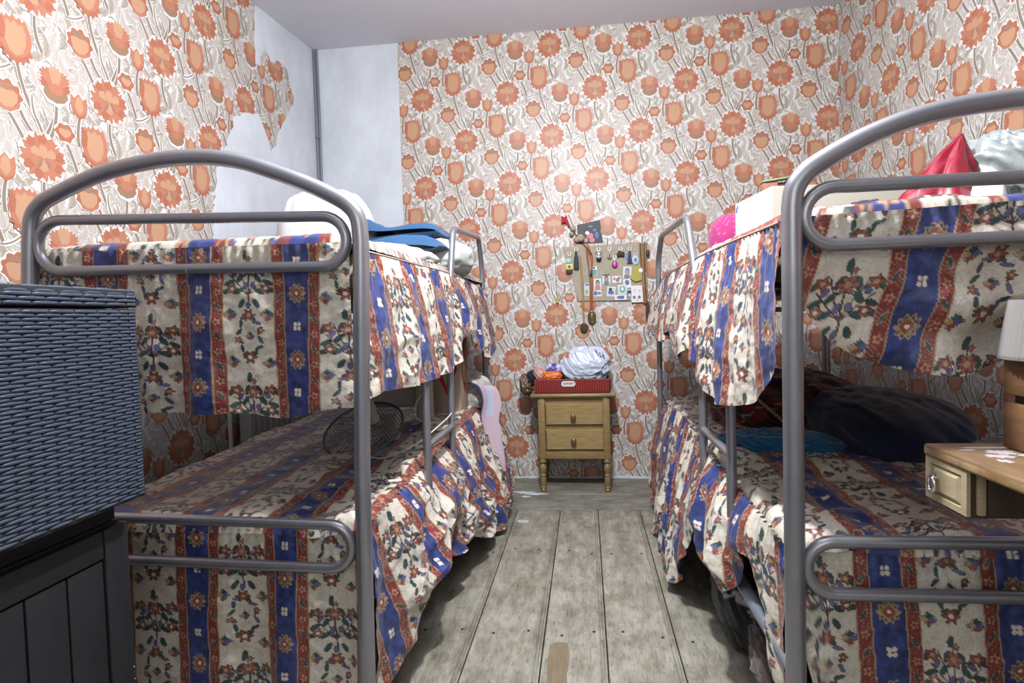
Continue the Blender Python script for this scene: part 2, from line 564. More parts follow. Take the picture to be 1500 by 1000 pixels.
def make_half_drop():
    F = []
    def big(ms, x, y, k=1.1): return [([(x + (a - x) * k, y + (b - y) * k) for a, b in p], c, l) for p, c, l in ms]
    F += big(motif_big(0, 0), 0, 0, 1.08) + big(motif_tulip(155, 69), 155, 69) + big(motif_carn(45, -228), 45, -228, 1.15) + big(motif_bud(112, -260), 112, -260, 1.1) + big(motif_rose(125, -80), 125, -80, 1.08) + big(motif_small(65, 83), 65, 83, 1.1)
    _ = motif_tulip(155, 69) + motif_carn(45, -228) + motif_bud(112, -260) + motif_rose(125, -80) + motif_small(65, 83)
    ST = []
    def stem(a, b, c, w0=8, w1=9.5): ST.append((strip(bez(a, b, c), w0, w1), 7, 1))
    stem((157, 10), (165, -60), (196, -112)); stem((196, -112), (210, -140), (214, -158), 7, 7)
    stem((0, -58), (-10, -110), (14, -152)); stem((10, 58), (40, 110), (52, 155)); stem((-24, 58), (-60, 100), (-62, 150))
    stem((45, -268), (46, -330), (24, -372)); stem((112, -292), (100, -340), (106, -372))
    stem((125, -118), (150, -150), (190, -240)); stem((66, 60), (86, 20), (96, -20))
    stem((190, -60), (186, -90), (198, -118), 4, 6); stem((140, 0), (120, -20), (96, -24), 4, 4)
    # blades: broad overlapping leaves, each with its own pale outline, laid one over another
    rnd = random.Random(23)
    def wrapd(x0, y0, x1, y1):
        best = 1e9
        for ox, oy in ((0, 0), (210, -215), (-210, 215), (420, 0), (-420, 0), (0, 430), (0, -430), (210, 215), (-210, -215)):
            best = min(best, math.hypot(x1 + ox - x0, y1 + oy - y0))
        return best
    spots = []
    fl = [(0, 0, 50), (155, 69, 34), (45, -228, 32), (112, -260, 20), (125, -80, 28), (65, 83, 18)]
    for rad, tries in ((31, 500), (26, 700), (21, 900)):
        for _ in range(tries):
            x, y = rnd.uniform(0, 210), rnd.uniform(-215, 215)
            if any(wrapd(x, y, px, py) < r for px, py, r in fl): continue
            if any(wrapd(x, y, px, py) < rad for px, py in spots): continue
            spots.append((x, y))
    LV = []
    n = len(spots)
    for i, (x, y) in enumerate(spots):
        a = rnd.choice((rnd.gauss(PI / 2 - 0.5, 0.5), rnd.gauss(PI / 2 + 0.6, 0.5), rnd.gauss(PI / 2, 0.4)))
        L = rnd.uniform(62, 104); W = rnd.uniform(13, 20); bend = rnd.uniform(-0.34, 0.34); lob = rnd.choice((4, 5, 6))
        if i > n * 0.72: L, W, lob = rnd.uniform(38, 54), rnd.uniform(8, 11), 3
        c = 5 if rnd.random() < 0.64 else 6
        lay = -9.5 + 8.5 * i / n
        LV.append((leaf(x, y, a, L + 6, W + 2.6, bend * (L / (L + 6)), lob), 0, lay))
        LV.append((leaf(x, y, a, L, W, bend, lob), c, lay + 0.05))
        if L > 58:     # darker midrib
            ca, sa = math.cos(a), math.sin(a)
            rib = [(L * (t - 0.5), bend * L * (4 * t * (1 - t) - 0.5)) for t in np.linspace(0.06, 0.86, 8)]
            LV.append((strip([(px * ca - py * sa + x, px * sa + py * ca + y) for px, py in rib], 1.6, 0.8), 6 if c == 5 else 7, lay + 0.10))
    HALO = []
    ST = [(p_, c_, 0.0 + 0.09 * q_) for q_, (p_, c_, l_) in enumerate(ST)]
    for poly, c, l in ST:
        k = len(poly) // 2
        mid = [((poly[i][0] + poly[-1 - i][0]) / 2, (poly[i][1] + poly[-1 - i][1]) / 2) for i in range(k)]
        HALO.append((strip(mid, 12.5, 14), 0, l - 0.045))
    FH = []
    for cx, cy, rx_, ry_ in ((0, 0, 65, 65), (155, 69, 42, 60), (45, -230, 45, 53), (112, -260, 28, 36), (125, -80, 42, 42), (65, 83, 31, 29)):
        FH.append(([(cx + rx_ * (1 + 0.05 * math.cos(9 * t)) * math.cos(t), cy + ry_ * (1 + 0.05 * math.cos(9 * t)) * math.sin(t)) for t in np.linspace(0, 2 * PI, 40, endpoint=False)], 0, 1.4))
    return LV + HALO + ST + FH + F

HALF = make_half_drop()

def clip(poly, axis, lim, keep_less):
    out = []
    n = len(poly)
    for i in range(n):
        a = poly[i]; b = poly[(i + 1) % n]
        ia = (a[axis] <= lim) == keep_less or a[axis] == lim
        ib = (b[axis] <= lim) == keep_less or b[axis] == lim
        if ia: out.append(a)
        if ia != ib:
            t = (lim - a[axis]) / (b[axis] - a[axis])
            out.append((a[0] + (b[0] - a[0]) * t, a[1] + (b[1] - a[1]) * t))
    return out

def paper_wall(name, fn, smin, smax, zmax, s0, z0, sx, sz, paper_smin, paper_smax, plaster=(), base_slot=0, flip=1):
    """fn(s, z, d) -> world point, d = distance off the wall into the room"""
    mb = MB()
    mb.prism([(smin, -0.02), (smax, -0.02), (smax, zmax), (smin, zmax)], fn, -0.12, 0.0, base_slot)
    if base_slot != 0:
        mb.add([fn(paper_smin, 0, 0.0012), fn(paper_smax, 0, 0.0012), fn(paper_smax, zmax, 0.0012), fn(paper_smin, zmax, 0.0012)], [(0, 1, 2, 3)], 0)
    pw, ph = 210 * sx, 215 * sz
    for i in range(-12, 26):
        for j in range(-14, 16):
            # lattice of the half-drop repeat
            ox = s0 + i * pw * flip
            oz = z0 - (i % 2) * ph + j * 2 * ph
            if ox < paper_smin - 0.5 or ox > paper_smax + 0.5 or oz < -0.6 or oz > zmax + 0.6: continue
            for poly, c, l in HALF:
                q = [(ox + a * sx * flip, oz + b * sz) for a, b in poly]
                xs = [p[0] for p in q]; zs = [p[1] for p in q]
                if max(xs) < paper_smin or min(xs) > paper_smax or max(zs) < 0 or min(zs) > zmax: continue
                if min(xs) < paper_smin: q = clip(q, 0, paper_smin, False)
                if max(xs) > paper_smax: q = clip(q, 0, paper_smax, True)
                if min(zs) < 0: q = clip(q, 1, 0.0, False)
                if max(zs) > zmax: q = clip(q, 1, zmax, True)
                if len(q) < 3: continue
                d = 0.0044 + 0.0003 * l
                mb.add([fn(a, b, d) for a, b in q], [tuple(range(len(q)))], c)
    for poly in plaster:
        mb.prism(poly, fn, 0.0005, 0.0078, 8)
    o = mb.build(name, [M['paper'], M['p_dark'], M['p_mid'], M['p_peach'], M['p_brown'], M['p_leaf'], M['p_leaf2'], M['p_stem'], M['white']], smooth=False)
    return tag(o, kind='structure')

YB = 3.967
CEIL = 2.925
YF = -1.2
# far wall: s = x; its left strip is bare plaster
paper_wall('wall_back', lambda s, z, d: (s, YB - d, z), -1.92, 1.70, CEIL, -1.042, 2.538, U, U, -1.20, 1.70, base_slot=8)
# side walls: s = distance from the far corner toward the viewer; both flare outward
LW = lambda s, z, d: (-1.80 - 0.0995 * s + d, YB - 0.995 * s + 0.1 * d, z)
RW = lambda s, z, d: (1.575 + 0.148 * s - d, YB - 0.989 * s + 0.15 * d, z)
def ls(y): return (YB - y) / 0.995
out = [(3.355, 2.93), (3.335, 2.58), (3.38, 2.60), (3.42, 2.73), (3.48, 2.65), (3.56, 2.70), (3.67, 2.65), (3.71, 2.50), (3.66, 2.41), (3.59, 2.34), (3.53, 2.26), (3.50, 2.15),
       (3.45, 2.11), (3.40, 2.21), (3.33, 2.29), (3.25, 2.29), (3.173, 2.245), (3.12, 2.19), (3.06, 2.07), (2.99, 1.93), (2.95, 1.78), (2.93, 1.66), (2.92, 1.5), (2.90, 1.1), (2.93, 0.9), (3.967, 0.9), (3.967, 2.93)]
def ragged(pts, seed=3, amp=0.012, step=0.03, fixed=()):
    rnd = random.Random(seed); r = []
    for i in range(len(pts)):
        a, b = pts[i], pts[(i + 1) % len(pts)]
        d = math.hypot(a[0] - b[0], a[1] - b[1])
        k = max(1, int(d / step)) if i < len(pts) - 5 and i > 0 else 1
        for j in range(k):
            t = j / k
            w = amp if (i > 0 and (j or i > 0) and i < len(pts) - 4) else 0
            r.append((a[0] + (b[0] - a[0]) * t + rnd.uniform(-w, w), min(CEIL, a[1] + (b[1] - a[1]) * t + rnd.uniform(-w, w))))
    return r
pl = [(ls(y), z) for y, z in ragged(out)]
paper_wall('wall_left', LW, 0.0, ls(YF), CEIL, 1.042, 2.634, U * 1.055, U * 1.045, 0.0, ls(YF), plaster=[pl], flip=-1)
paper_wall('wall_right', RW, 0.0, (YB - YF) / 0.989, CEIL, 0.49, 2.29, U, U, 0.0, (YB - YF) / 0.989, flip=1)

# wall behind the viewer, with an unseen window added for the fill light
mb = MB()
for lo, hi in (((-2.5, YF - 0.12, -0.02), (-0.70, YF, CEIL)), ((0.80, YF - 0.12, -0.02), (2.5, YF, CEIL)), ((-0.70, YF - 0.12, -0.02), (0.80, YF, 1.40)), ((-0.70, YF - 0.12, 2.50), (0.80, YF, CEIL))):
    mb.box(lo, hi)
tag(mb.build('wall_front', M['white'], smooth=False), kind='structure')
mb = MB()
for lo, hi in (((-0.70, YF - 0.06, 1.40), (-0.64, YF, 2.50)), ((0.74, YF - 0.06, 1.40), (0.80, YF, 2.50)), ((-0.70, YF - 0.06, 1.40), (0.80, YF, 1.46)), ((-0.70, YF - 0.06, 2.44), (0.80, YF, 2.50)), ((0.025, YF - 0.06, 1.40), (0.075, YF, 2.50))):
    mb.box(lo, hi, 0, bev=0.004)
tag(mb.build('added_fill_window', M['ceiling']), kind='structure')
mb = MB().box((-2.5, YF, CEIL), (2.5, YB + 0.12, CEIL + 0.12))
tag(mb.build('ceiling', M['ceiling'], smooth=False), kind='structure')

# ------------------------------------------------------------------ floor of old planks
def floor_mat(cross=False):
    m = bpy.data.materials.new('old_grey_planks')
    m.use_nodes = True
    nt = m.node_tree; b = nt.nodes['Principled BSDF']
    b.inputs['Roughness'].default_value = 0.62
    tc = nt.nodes.new('ShaderNodeTexCoord')
    def nz(scale, stretch, detail=6, rough=0.65):
        if cross: stretch = (stretch[1], stretch[0], stretch[2])
        mp = nt.nodes.new('ShaderNodeMapping'); mp.inputs['Scale'].default_value = stretch
        nt.links.new(tc.outputs['Object'], mp.inputs['Vector'])
        n = nt.nodes.new('ShaderNodeTexNoise'); n.inputs['Scale'].default_value = scale
        n.inputs['Detail'].default_value = detail; n.inputs['Roughness'].default_value = rough
        nt.links.new(mp.outputs['Vector'], n.inputs['Vector'])
        return n.outputs['Fac']
    def ramp(src, p0, c0, p1, c1):
        r = nt.nodes.new('ShaderNodeValToRGB')
        r.color_ramp.elements[0].position = p0; r.color_ramp.elements[0].color = (*c0, 1)
        r.color_ramp.elements[1].position = p1; r.color_ramp.elements[1].color = (*c1, 1)
        nt.links.new(src, r.inputs['Fac'])
        return r.outputs['Color']
    def mixc(a, bb, fac=1.0, mode='MULTIPLY'):
        x = nt.nodes.new('ShaderNodeMix'); x.data_type = 'RGBA'; x.blend_type = mode
        if isinstance(fac, float): x.inputs[0].default_value = fac
        else: nt.links.new(fac, x.inputs[0])
        nt.links.new(a, x.inputs[6])
        if isinstance(bb, tuple): x.inputs[7].default_value = (*bb, 1)
        else: nt.links.new(bb, x.inputs[7])
        return x.outputs[2]
    at = nt.nodes.new('ShaderNodeVertexColor'); at.layer_name = 'print'
    c = ramp(nz(5.0, (5, 1.0, 1)), 0.34, S(140, 136, 127), 0.66, S(174, 171, 160))
    c = mixc(c, ramp(nz(26.0, (7, 0.6, 1), 8, 0.75), 0.38, (0.52, 0.50, 0.46), 0.47, (1, 1, 1)))
    c = mixc(c, ramp(nz(6.0, (1.6, 0.9, 1), 8, 0.75), 0.40, (0.66, 0.64, 0.58), 0.56, (1.04, 1.04, 1.03)))
    c = mixc(c, ramp(nz(45.0, (1, 0.5, 1), 4, 0.8), 0.30, (0.6, 0.57, 0.54), 0.40, (1, 1, 1)))
    c = mixc(c, at.outputs['Color'])
    nt.links.new(c, b.inputs['Base Color'])
    bp = nt.nodes.new('ShaderNodeBump'); bp.inputs['Strength'].default_value = 0.35; bp.inputs['Distance'].default_value = 0.004
    nt.links.new(nz(9.0, (7, 0.8, 1), 8, 0.7), bp.inputs['Height'])
    nt.links.new(bp.outputs['Normal'], b.inputs['Normal'])
    return m
M['planks'] = floor_mat()
M['planks_cross'] = floor_mat(True)
M['nail'] = mat('rusty_nail_hole', S(46, 40, 36), 0.7)

def make_floor():
    rnd = random.Random(5)
    mb = MB(); tint = []
    def plank(x0, x1, y0, y1, along_y=True):
        t = rnd.uniform(0.9, 1.04) * (1.0 if along_y else 0.86); tt = (t, t * rnd.uniform(0.985, 1.0), t * rnd.uniform(0.95, 1.0))
        n0 = len(mb.v)
        mb.box((x0 + 0.0020, y0 + 0.0015, -0.03), (x1 - 0.0020, y1 - 0.0015, 0.0 if along_y else 0.002), 0 if along_y else 4, bev=0.002, seg=1)
        tint.extend([tt] * (len(mb.v) - n0))
        if along_y:  # tongue bead beside the joint
            for dx in (0.010, 0.020):
                n0 = len(mb.v)
                mb.box((x1 - dx - 0.0030, y0 + 0.002, -0.001), (x1 - dx + 0.0030, y1 - 0.002, 0.0022), 0, bev=0.0012, seg=1)
                tint.extend([(0.74 * t, 0.725 * t, 0.72 * t)] * (len(mb.v) - n0))
    xs = [-0.403, -0.163, 0.044, 0.271]
    a = -0.403
    while a > -2.45:
        a -= rnd.uniform(0.21, 0.25); xs.insert(0, a)
    a = 0.271
    while a < 2.45:
        a += rnd.uniform(0.21, 0.25); xs.append(a)
    for i in range(len(xs) - 1):
        plank(xs[i], xs[i + 1], YF, 3.31)
    plank(-2.3, 2.3, 3.316, 3.60, False)
    plank(-2.3, 2.3, 3.603, YB, False)
    n0 = len(mb.v)
    mb.box((-2.45, YF, -0.06), (2.45, YB + 0.1, -0.028), 2)
    tint.extend([(0.3, 0.3, 0.3)] * (len(mb.v) - n0))
    # nails
    for yy in (2.72, 2.0, 1.35):
        for i in range(4, len(xs) - 5):
            for fx in (0.22, 0.74):
                x = xs[i] + (xs[i + 1] - xs[i]) * fx + rnd.uniform(-0.02, 0.02); y = yy + rnd.uniform(-0.03, 0.03)
                n0 = len(mb.v)
                mb.lathe([(0.0055, 0.0), (0.005, 0.0018)], (x, y, 0.0), 8, 1)
                tint.extend([(1, 1, 1)] * (len(mb.v) - n0))
    # brown rubbed patch of bare wood on one plank
    n0 = len(mb.v)
    mb.prism([(-0.145 + u * 0.001, v) for u, v in ((4, 1.93), (30, 1.95), (62, 1.945), (70, 1.86), (64, 1.77), (68, 1.70), (30, 1.69), (8, 1.70), (2, 1.8))],
             lambda p, q, d: (p, q, d), -0.002, 0.0009, 3)
    tint.extend([(1, 1, 1)] * (len(mb.v) - n0))
    o = mb.build('floor', [M['planks'], M['nail'], M['rattan_dark'], mat('bare_brown_wood', S(138, 122, 98), 0.6, noise=(S(112, 96, 74), 12, 0.3, (6, 1, 1))), M['planks_cross']], base=(0, 0, 0), smooth=False)
    atn = o.data.color_attributes.new('print', 'FLOAT_COLOR', 'POINT')
    c4 = np.ones((len(mb.v), 4), np.float32); c4[:, :3] = np.array(tint)
    atn.data.foreach_set('color', c4.ravel())
    tag(o, kind='structure')
make_floor()

# pale strip of plaster filler where the far wall meets the boards
mb = MB()
rnd = random.Random(8)
x = -0.75
while x < 0.55:
    w = rnd.uniform(0.03, 0.09)
    mb.box((x, YB - rnd.uniform(0.008, 0.02), 0.0), (x + w, YB - 0.001, rnd.uniform(0.008, 0.02)), 0, bev=0.003)
    x += w
tag(mb.build('trim_1', M['white']), kind='structure')

# twin grey cable running down the far left corner
mb = MB()
for dx in (0.0, 0.022):
    mb.tube(smooth_path([(-1.785 + dx, 3.955, 2.92), (-1.779 + dx, 3.95, 2.5), (-1.784 + dx, 3.955, 2.0), (-1.779 + dx, 3.95, 1.2), (-1.78 + dx, 3.955, 0.02)], 6), 0.008, 8)
mb.box((-1.79, 3.94, 2.33), (-1.755, 3.96, 2.345), 0, bev=0.003)
o = mb.build('wall_cable', M['cable_grey'])
tag(o, 'thin grey twin cable running down the plastered far left corner', 'cable')
# ------------------------------------------------------------------ bedspread print
PER = 0.261
CREAM = np.array(S(216, 208, 193)); RED = np.array(S(132, 56, 52)); BLUE = np.array(S(50, 63, 122))
GOLD = np.array(S(190, 150, 118)); DKG = np.array(S(40, 80, 82)); RUST = np.array(S(146, 78, 62)); ROSE = np.array(S(166, 100, 84))
LIL = np.array(S(96, 98, 146)); INK = np.array(S(74, 54, 50)); TEAL = np.array(S(40, 112, 112)); PALE = np.array(S(232, 224, 206)); SAND = np.array(S(180, 154, 118))

def print_colour(u, v, jit=True):
    """printed colours of the bedspread at cloth coordinates u (across the stripes) and v (along them), metres"""
    sh = u.shape
    u = u.ravel().astype(float); v = v.ravel().astype(float)
    k = np.floor(u / PER).astype(int)
    a = u - k * PER                       # 0..PER : cream 0-.130, red -.160, blue -.230, red -.261
    C = np.tile(CREAM, (len(u), 1))
    # ---- stripes
    red = (a > 0.130)
    C[red] = RED
    blue = (a > 0.161) & (a < 0.230)
    C[blue] = BLUE
    # mottled blue ground
    mot = fbm(u * 60, v * 60, 31, 2)
    C[blue] *= (1.0 + 0.6 * mot[blue])[:, None]
    for e in (0.1305, 0.1605, 0.2305, 0.2600):
        C[np.abs(a - e) < 0.0014] = SAND
    # ---- red bands: white-dotted ground, flower and paisley in turn
    for c0, sg in ((0.1455, 1), (0.2455, -1)):
        b = np.where(red & ~blue & (np.abs(a - c0) < 0.0128))[0]
        if len(b) == 0: continue
        x = (a[b] - c0) * sg; y = (v[b] + (k[b] % 2) * 0.037 + (0.02 if sg < 0 else 0)) % 0.078 - 0.039
        cb = C[b]
        dots = np.sin(x * 900) * np.sin((v[b]) * 820 + x * 300)
        cb[dots > 0.72] = GOLD * 0.8
        # flower
        yy = y + 0.019
        rr = np.hypot(x, yy); th = np.arctan2(yy, x)
        fl = rr < 0.0105 * (0.72 + 0.28 * np.cos(5 * th))
        cb[rr < 0.0122] = RED; cb[fl] = GOLD; cb[fl & (rr < 0.0038)] = RED
        # paisley leaf
        yy = y - 0.019; xr = x * 0.83 + yy * 0.55; yr = -x * 0.55 + yy * 0.83
        e = (xr / 0.0052) ** 2 + (yr / 0.0165) ** 2
        cb[e < 1.0] = RED; cb[(e < 0.86)] = GOLD; cb[(e < 0.55)] = DKG
        C[b] = cb
    # ---- blue band: four-petal white flower and gold medallion in turn
    b = np.where(blue)[0]
    if len(b):
        x = a[b] - 0.1955; y = (v[b] + (k[b] % 3) * 0.05) % 0.17 - 0.085
        cb = C[b]
        yy = y + 0.0425
        for sx, sy in ((0.0055, 0.0055), (-0.0055, 0.0055), (0.0055, -0.0055), (-0.0055, -0.0055)):
            cb[np.hypot(x - sx, yy - sy) < 0.0052] = PALE
        cb[np.hypot(x, yy) < 0.0025] = RUST
        yy = y - 0.0425
        rr = np.hypot(x, yy); th = np.arctan2(yy, x)
        R = 0.0260 * (0.88 + 0.12 * np.cos(10 * th))
        cb[rr < R] = GOLD; cb[rr < R * 0.84] = DKG
        q = np.abs(x) + np.abs(yy)
        cb[q < 0.0200] = SAND; cb[q < 0.0165] = RUST
        cb[(np.hypot(x, yy) < 0.0045)] = PALE
        cb[(rr < R * 0.84) & (np.cos(8 * th) > 0.8) & (rr > 0.0135)] = SAND
        C[b] = cb
    # ---- cream band
    b = np.where(~red)[0]
    if len(b):
        x = (a[b] - 0.065) / 1.13; vv = v[b] + (k[b] % 2) * 0.16
        y = vv % 0.32
        cb = C[b]
        def ell(cx, cy, rx, ry, ang, col, edge=None):
            ca, sa = math.cos(ang), math.sin(ang)
            dx = x - cx; dy = y - cy
            dy = np.where(dy > 0.16, dy - 0.32, np.where(dy < -0.16, dy + 0.32, dy))
            e = ((dx * ca + dy * sa) / rx) ** 2 + ((-dx * sa + dy * ca) / ry) ** 2
            if edge is not None: cb[e < 1.0] = edge
            cb[e < (0.66 if edge is not None else 1.0)] = col
        def line(x0, y0, x1, y1, w, col):
            dx, dy = x1 - x0, y1 - y0
            L2 = dx * dx + dy * dy
            t = np.clip(((x - x0) * dx + (y - y0) * dy) / L2, 0, 1)
            cb[np.hypot(x - x0 - t * dx, y - y0 - t * dy) < w] = col
        def rosette(cx, cy, r, n, col, rim, heart):
            dx = x - cx; dy = y - cy
            dy = np.where(dy > 0.16, dy - 0.32, np.where(dy < -0.16, dy + 0.32, dy))
            rr = np.hypot(dx, dy); th = np.arctan2(dy, dx)
            R = r * (0.78 + 0.22 * np.cos(n * th))
            cb[rr < R] = rim; cb[rr < R * 0.82] = col
            cb[(rr < R * 0.8) & (np.cos(n * th) < -0.75)] = rim
            cb[rr < r * 0.28] = heart
        def diamond(cx, cy, s):
            dx = x - cx; dy = y - cy
            p = (dx + dy) / s; q = (dx - dy) / s
            m = np.maximum(np.abs(p), np.abs(q))
            sr = 1.0 + 0.16 * np.sign(np.sin(np.where(np.abs(p) > np.abs(q), q, p) * 14))
            cb[m < sr * 1.08] = INK
            cb[(m < 1) & (p > 0) & (q > 0)] = LIL
            cb[(m < 1) & (p > 0) & (q <= 0)] = RUST
            cb[(m < 1) & (p <= 0) & (q > 0)] = DKG
            cb[(m < 1) & (p <= 0) & (q <= 0)] = SAND
        # v grows down the cloth. bouquet centred on y = .10
        for x1, y1 in ((-0.045, 0.075), (-0.03, 0.048), (0.0, 0.04), (0.032, 0.05), (0.046, 0.078), (-0.035, 0.105), (0.036, 0.108)):
            line(0.002, 0.128, x1, y1, 0.0014, INK)
        line(0.0, 0.075, 0.004, 0.155, 0.0020, INK)
        for cx, cy, an in ((-0.02, 0.085, 0.6), (0.022, 0.085, -0.6), (-0.014, 0.058, 0.2), (0.016, 0.06, -0.2), (-0.044, 0.095, 1.1), (0.046, 0.098, -1.1), (-0.022, 0.118, 1.0), (0.026, 0.12, -1.0), (-0.016, 0.15, 0.5), (0.02, 0.152, -0.5), (-0.05, 0.06, 0.5), (0.053, 0.062, -0.4), (-0.005, 0.024, 0.1), (-0.05, 0.118, 1.4), (0.054, 0.118, -1.4)):
            ell(cx, cy, 0.0064, 0.0135, an, DKG, INK)
        for cx, cy, an in ((-0.032, 0.074, 0.4), (0.012, 0.104, -0.3), (-0.006, 0.105, 0.3), (0.033, 0.073, -0.5), (0.0, 0.156, 0)):
            ell(cx, cy, 0.006, 0.010, an, LIL, INK)
        rosette(0.0, 0.062, 0.0205, 6, ROSE, INK, SAND)
        rosette(-0.040, 0.058, 0.0160, 5, RUST, INK, SAND)
        rosette(0.042, 0.058, 0.0160, 5, RUST, INK, SAND)
        rosette(-0.038, 0.112, 0.0148, 5, ROSE, INK, PALE)
        rosette(0.040, 0.112, 0.0148, 5, RUST, INK, PALE)
        rosette(0.004, 0.034, 0.0085, 5, RUST, INK, SAND)
        # wreath centred on y = .29
        for i in range(14):
            t = 2 * PI * i / 14 + 0.2
            if i % 7 == 3: continue
            cx, cy = 0.026 * math.cos(t), 0.235 + 0.052 * math.sin(t)
            ell(cx, cy, 0.0045, 0.0115, t + (0.5 if i % 2 else -0.6), DKG if i % 3 else LIL, INK)
        rosette(0.0, 0.181, 0.0175, 6, RUST, INK, SAND)
        rosette(-0.002, 0.291, 0.0190, 6, RUST, INK, PALE)
        rosette(-0.028, 0.245, 0.0100, 5, ROSE, INK, SAND)
        rosette(0.028, 0.221, 0.0100, 5, RUST, INK, SAND)
        diamond(0.0, 0.235, 0.0110)
        for cx, cy in ((-0.044, 0.178), (0.044, 0.182), (-0.044, 0.302), (0.043, 0.308)):
            diamond(cx, cy, 0.0150)
        C[b] = cb
    return np.clip(C, 0.005, 1).reshape(sh + (3,))

M['spread'] = cloth_mat('printed_bedspread_satin', 0.40, crackle=0.22, bump=0.55, scale=55.0, spec=0.5, sheen=0.1)

def panel_uv(u, v):
    return np.stack([u, v], -1)

# ------------------------------------------------------------------ draped panels
def folds(s, seed, lam):
    """sharp-crested hanging folds along a skirt, -1..1"""
    w = s / lam + 0.55 * vnoise(s / lam * 0.6, s * 0 + 3.3, seed)
    f = np.sin(2 * PI * w + seed)
    f2 = np.sin(2 * PI * w * 1.73 + seed * 2.1)
    return 0.65 * np.sign(f) * np.abs(f) ** 0.8 + 0.35 * f2

def skirt(name, parent, axis, fixed, span, seam, hem, out, amp, lam, step, u0, us=1.0, skew=0.0, vofs=0.0,
          seed=1, sign=1, gather=0.004, bulge=0.0, bunch=0.0, hem_out=None, m='spread', nt_step=None, vs=1.0, swag=0.0):
    """cloth hanging from a seam. axis 'x': runs along x at y = fixed (front skirt, outward = -y);
    axis 'y': runs along y at x = fixed (side skirt, outward = sign * x). seam/hem: polylines (position, z)."""
    a0, a1 = span
    n = max(8, int(abs(a1 - a0) / step))
    s = np.linspace(a0, a1, n)
    zs = interp(s, seam); zh = interp(s, hem)
    zh = zh + 0.006 * vnoise(s * 9, s * 0, seed + 5)
    drop = np.max(zs - zh)
    k = max(6, int(drop / (nt_step or step)))
    T = np.linspace(0, 1, k)
    Sg, Tg = np.meshgrid(s, T, indexing='ij')
    L = (zs - zh)[:, None] * Tg
    Z = zs[:, None] - L
    w = np.clip(Tg, 0, 1) ** 0.75
    f = folds(Sg + 0.10 * Tg * (1 if axis == 'y' else 0.3), seed, lam)
    env = np.clip((Sg - a0) / 0.40, 0, 1) if axis == 'y' else np.ones_like(Sg)
    env = env * env * (3 - 2 * env)
    amp = amp * (0.45 + 0.55 * env); bulge = bulge * env; bunch = bunch * env
    O = out * (0.35 + 0.65 * env) * (1 - (1 - Tg) ** 2.2)
    if hem_out is not None:
        O = O + interp(s, hem_out)[:, None] * Tg ** 1.3
    O = O + amp * w * f
    O = O + gather * np.exp(-Tg * 7) * np.sin(Sg * 2 * PI / 0.031 + 3 * vnoise(Sg * 8, Tg * 2, seed))
    O = O + 0.35 * amp * rnoise(Sg * 5.0, L * 6.0, seed + 11) * w
    O = O + 0.0035 * fbm(Sg * 30, L * 30, seed + 17, 2)
    O = O + 0.0045 * rnoise(Sg * 8, L * 9 + Sg * 3, seed + 51, 2) * np.clip(Tg * 5, 0, 1)
    if swag: O = O + swag * np.sin(2 * PI * (Tg * 2.3 + 0.25 * vnoise(Sg * 5, Tg, seed + 3))) * np.sin(PI * np.clip((Sg - a0) / 0.75, 0, 1)) * np.clip(Tg * 4, 0, 1)
    if np.any(bulge): O = O + bulge * np.sin(PI * np.clip(Tg, 0, 1) ** 0.8)
    if np.any(bunch):
        O = O + bunch * rnoise(Sg * 3.1 + L * 1.5, L * 4.2 + Sg * 0.8, seed + 23) * np.sin(PI * np.clip(Tg, 0.0, 1) * 0.5)
        Z = Z + bunch * 0.5 * fbm(Sg * 4, L * 5, seed + 29) * Tg * (1 - Tg) * 2
    Z = np.maximum(Z, 0.006)
    lat = 0.25 * amp * np.cos(2 * PI * Sg / lam + seed) * w
    if axis == 'x':
        P = np.stack([Sg + lat, fixed - O, Z], -1)
    else:
        P = np.stack([fixed + sign * O, Sg + lat, Z], -1)
    uu = (Sg - u0) * us + skew * L + (0.5 * amp * f * w)
    if np.any(bunch): uu = uu + bunch * 0.9 * fbm(Sg * 3, L * 4, seed + 41)
    vv = L * vs + vofs
    c = print_colour(uu, vv)
    return grid_obj(name, P, M[m], parent, c, panel_uv(uu, vv))

def top_panel(name, parent, x0, x1, y0, y1, z, u0, us, vref, step, seed=1, amp=0.006, rim=0.035, slope=0.0, extra=None):
    nx = int((x1 - x0) / step); ny = int((y1 - y0) / step)
    X, Y = np.meshgrid(np.linspace(x0, x1, nx), np.linspace(y0, y1, ny), indexing='ij')
    d = np.minimum(np.minimum(X - x0, x1 - X), np.minimum(Y - y0, y1 - Y))
    q = np.clip((rim - d) / rim, 0, 1)
    Z = z + slope * (Y - y0) - rim * (1 - np.sqrt(1 - np.minimum(q, 0.999) ** 2)) + amp * fbm(X * 4, Y * 4, seed) * (1 - q) + 0.5 * amp * rnoise(X * 6, Y * 5, seed + 3) * (1 - q) + 0.002 * fbm(X * 25, Y * 25, seed + 7, 2)
    if extra is not None:
        Z = Z + extra(X, Y)
    uu = (X - u0) * us + 0.012 * fbm(X * 2, Y * 2, seed + 9)
    vv = -(Y - vref)
    c = print_colour(uu, vv)
    return grid_obj(name, np.stack([X, Y, Z], -1), M['spread'], parent, c, panel_uv(uu, vv))

def piping(parent, pts, r=0.0038):
    return MB().tube(smooth_path(pts, 6), r, 8).build('piping', M['pipe_trim'], parent)
M['pipe_trim'] = mat('cream_piping', S(176, 150, 140), 0.6)
M['mattress'] = mat('tan_mattress_ticking', S(176, 158, 132), 0.75)

# ------------------------------------------------------------------ left bunk bed
def side_curve(pts):
    return smooth_path(pts, 6)

bedL = root('bunk_bed', (-1.02, 2.45, 0), 'grey tubular steel bunk bed along the left wall, behind the wicker box', 'bunk bed', 'two bunk beds either side of the aisle')
R_POST, R_LOOP, R_LAD = 0.0205, 0.0138, 0.0145

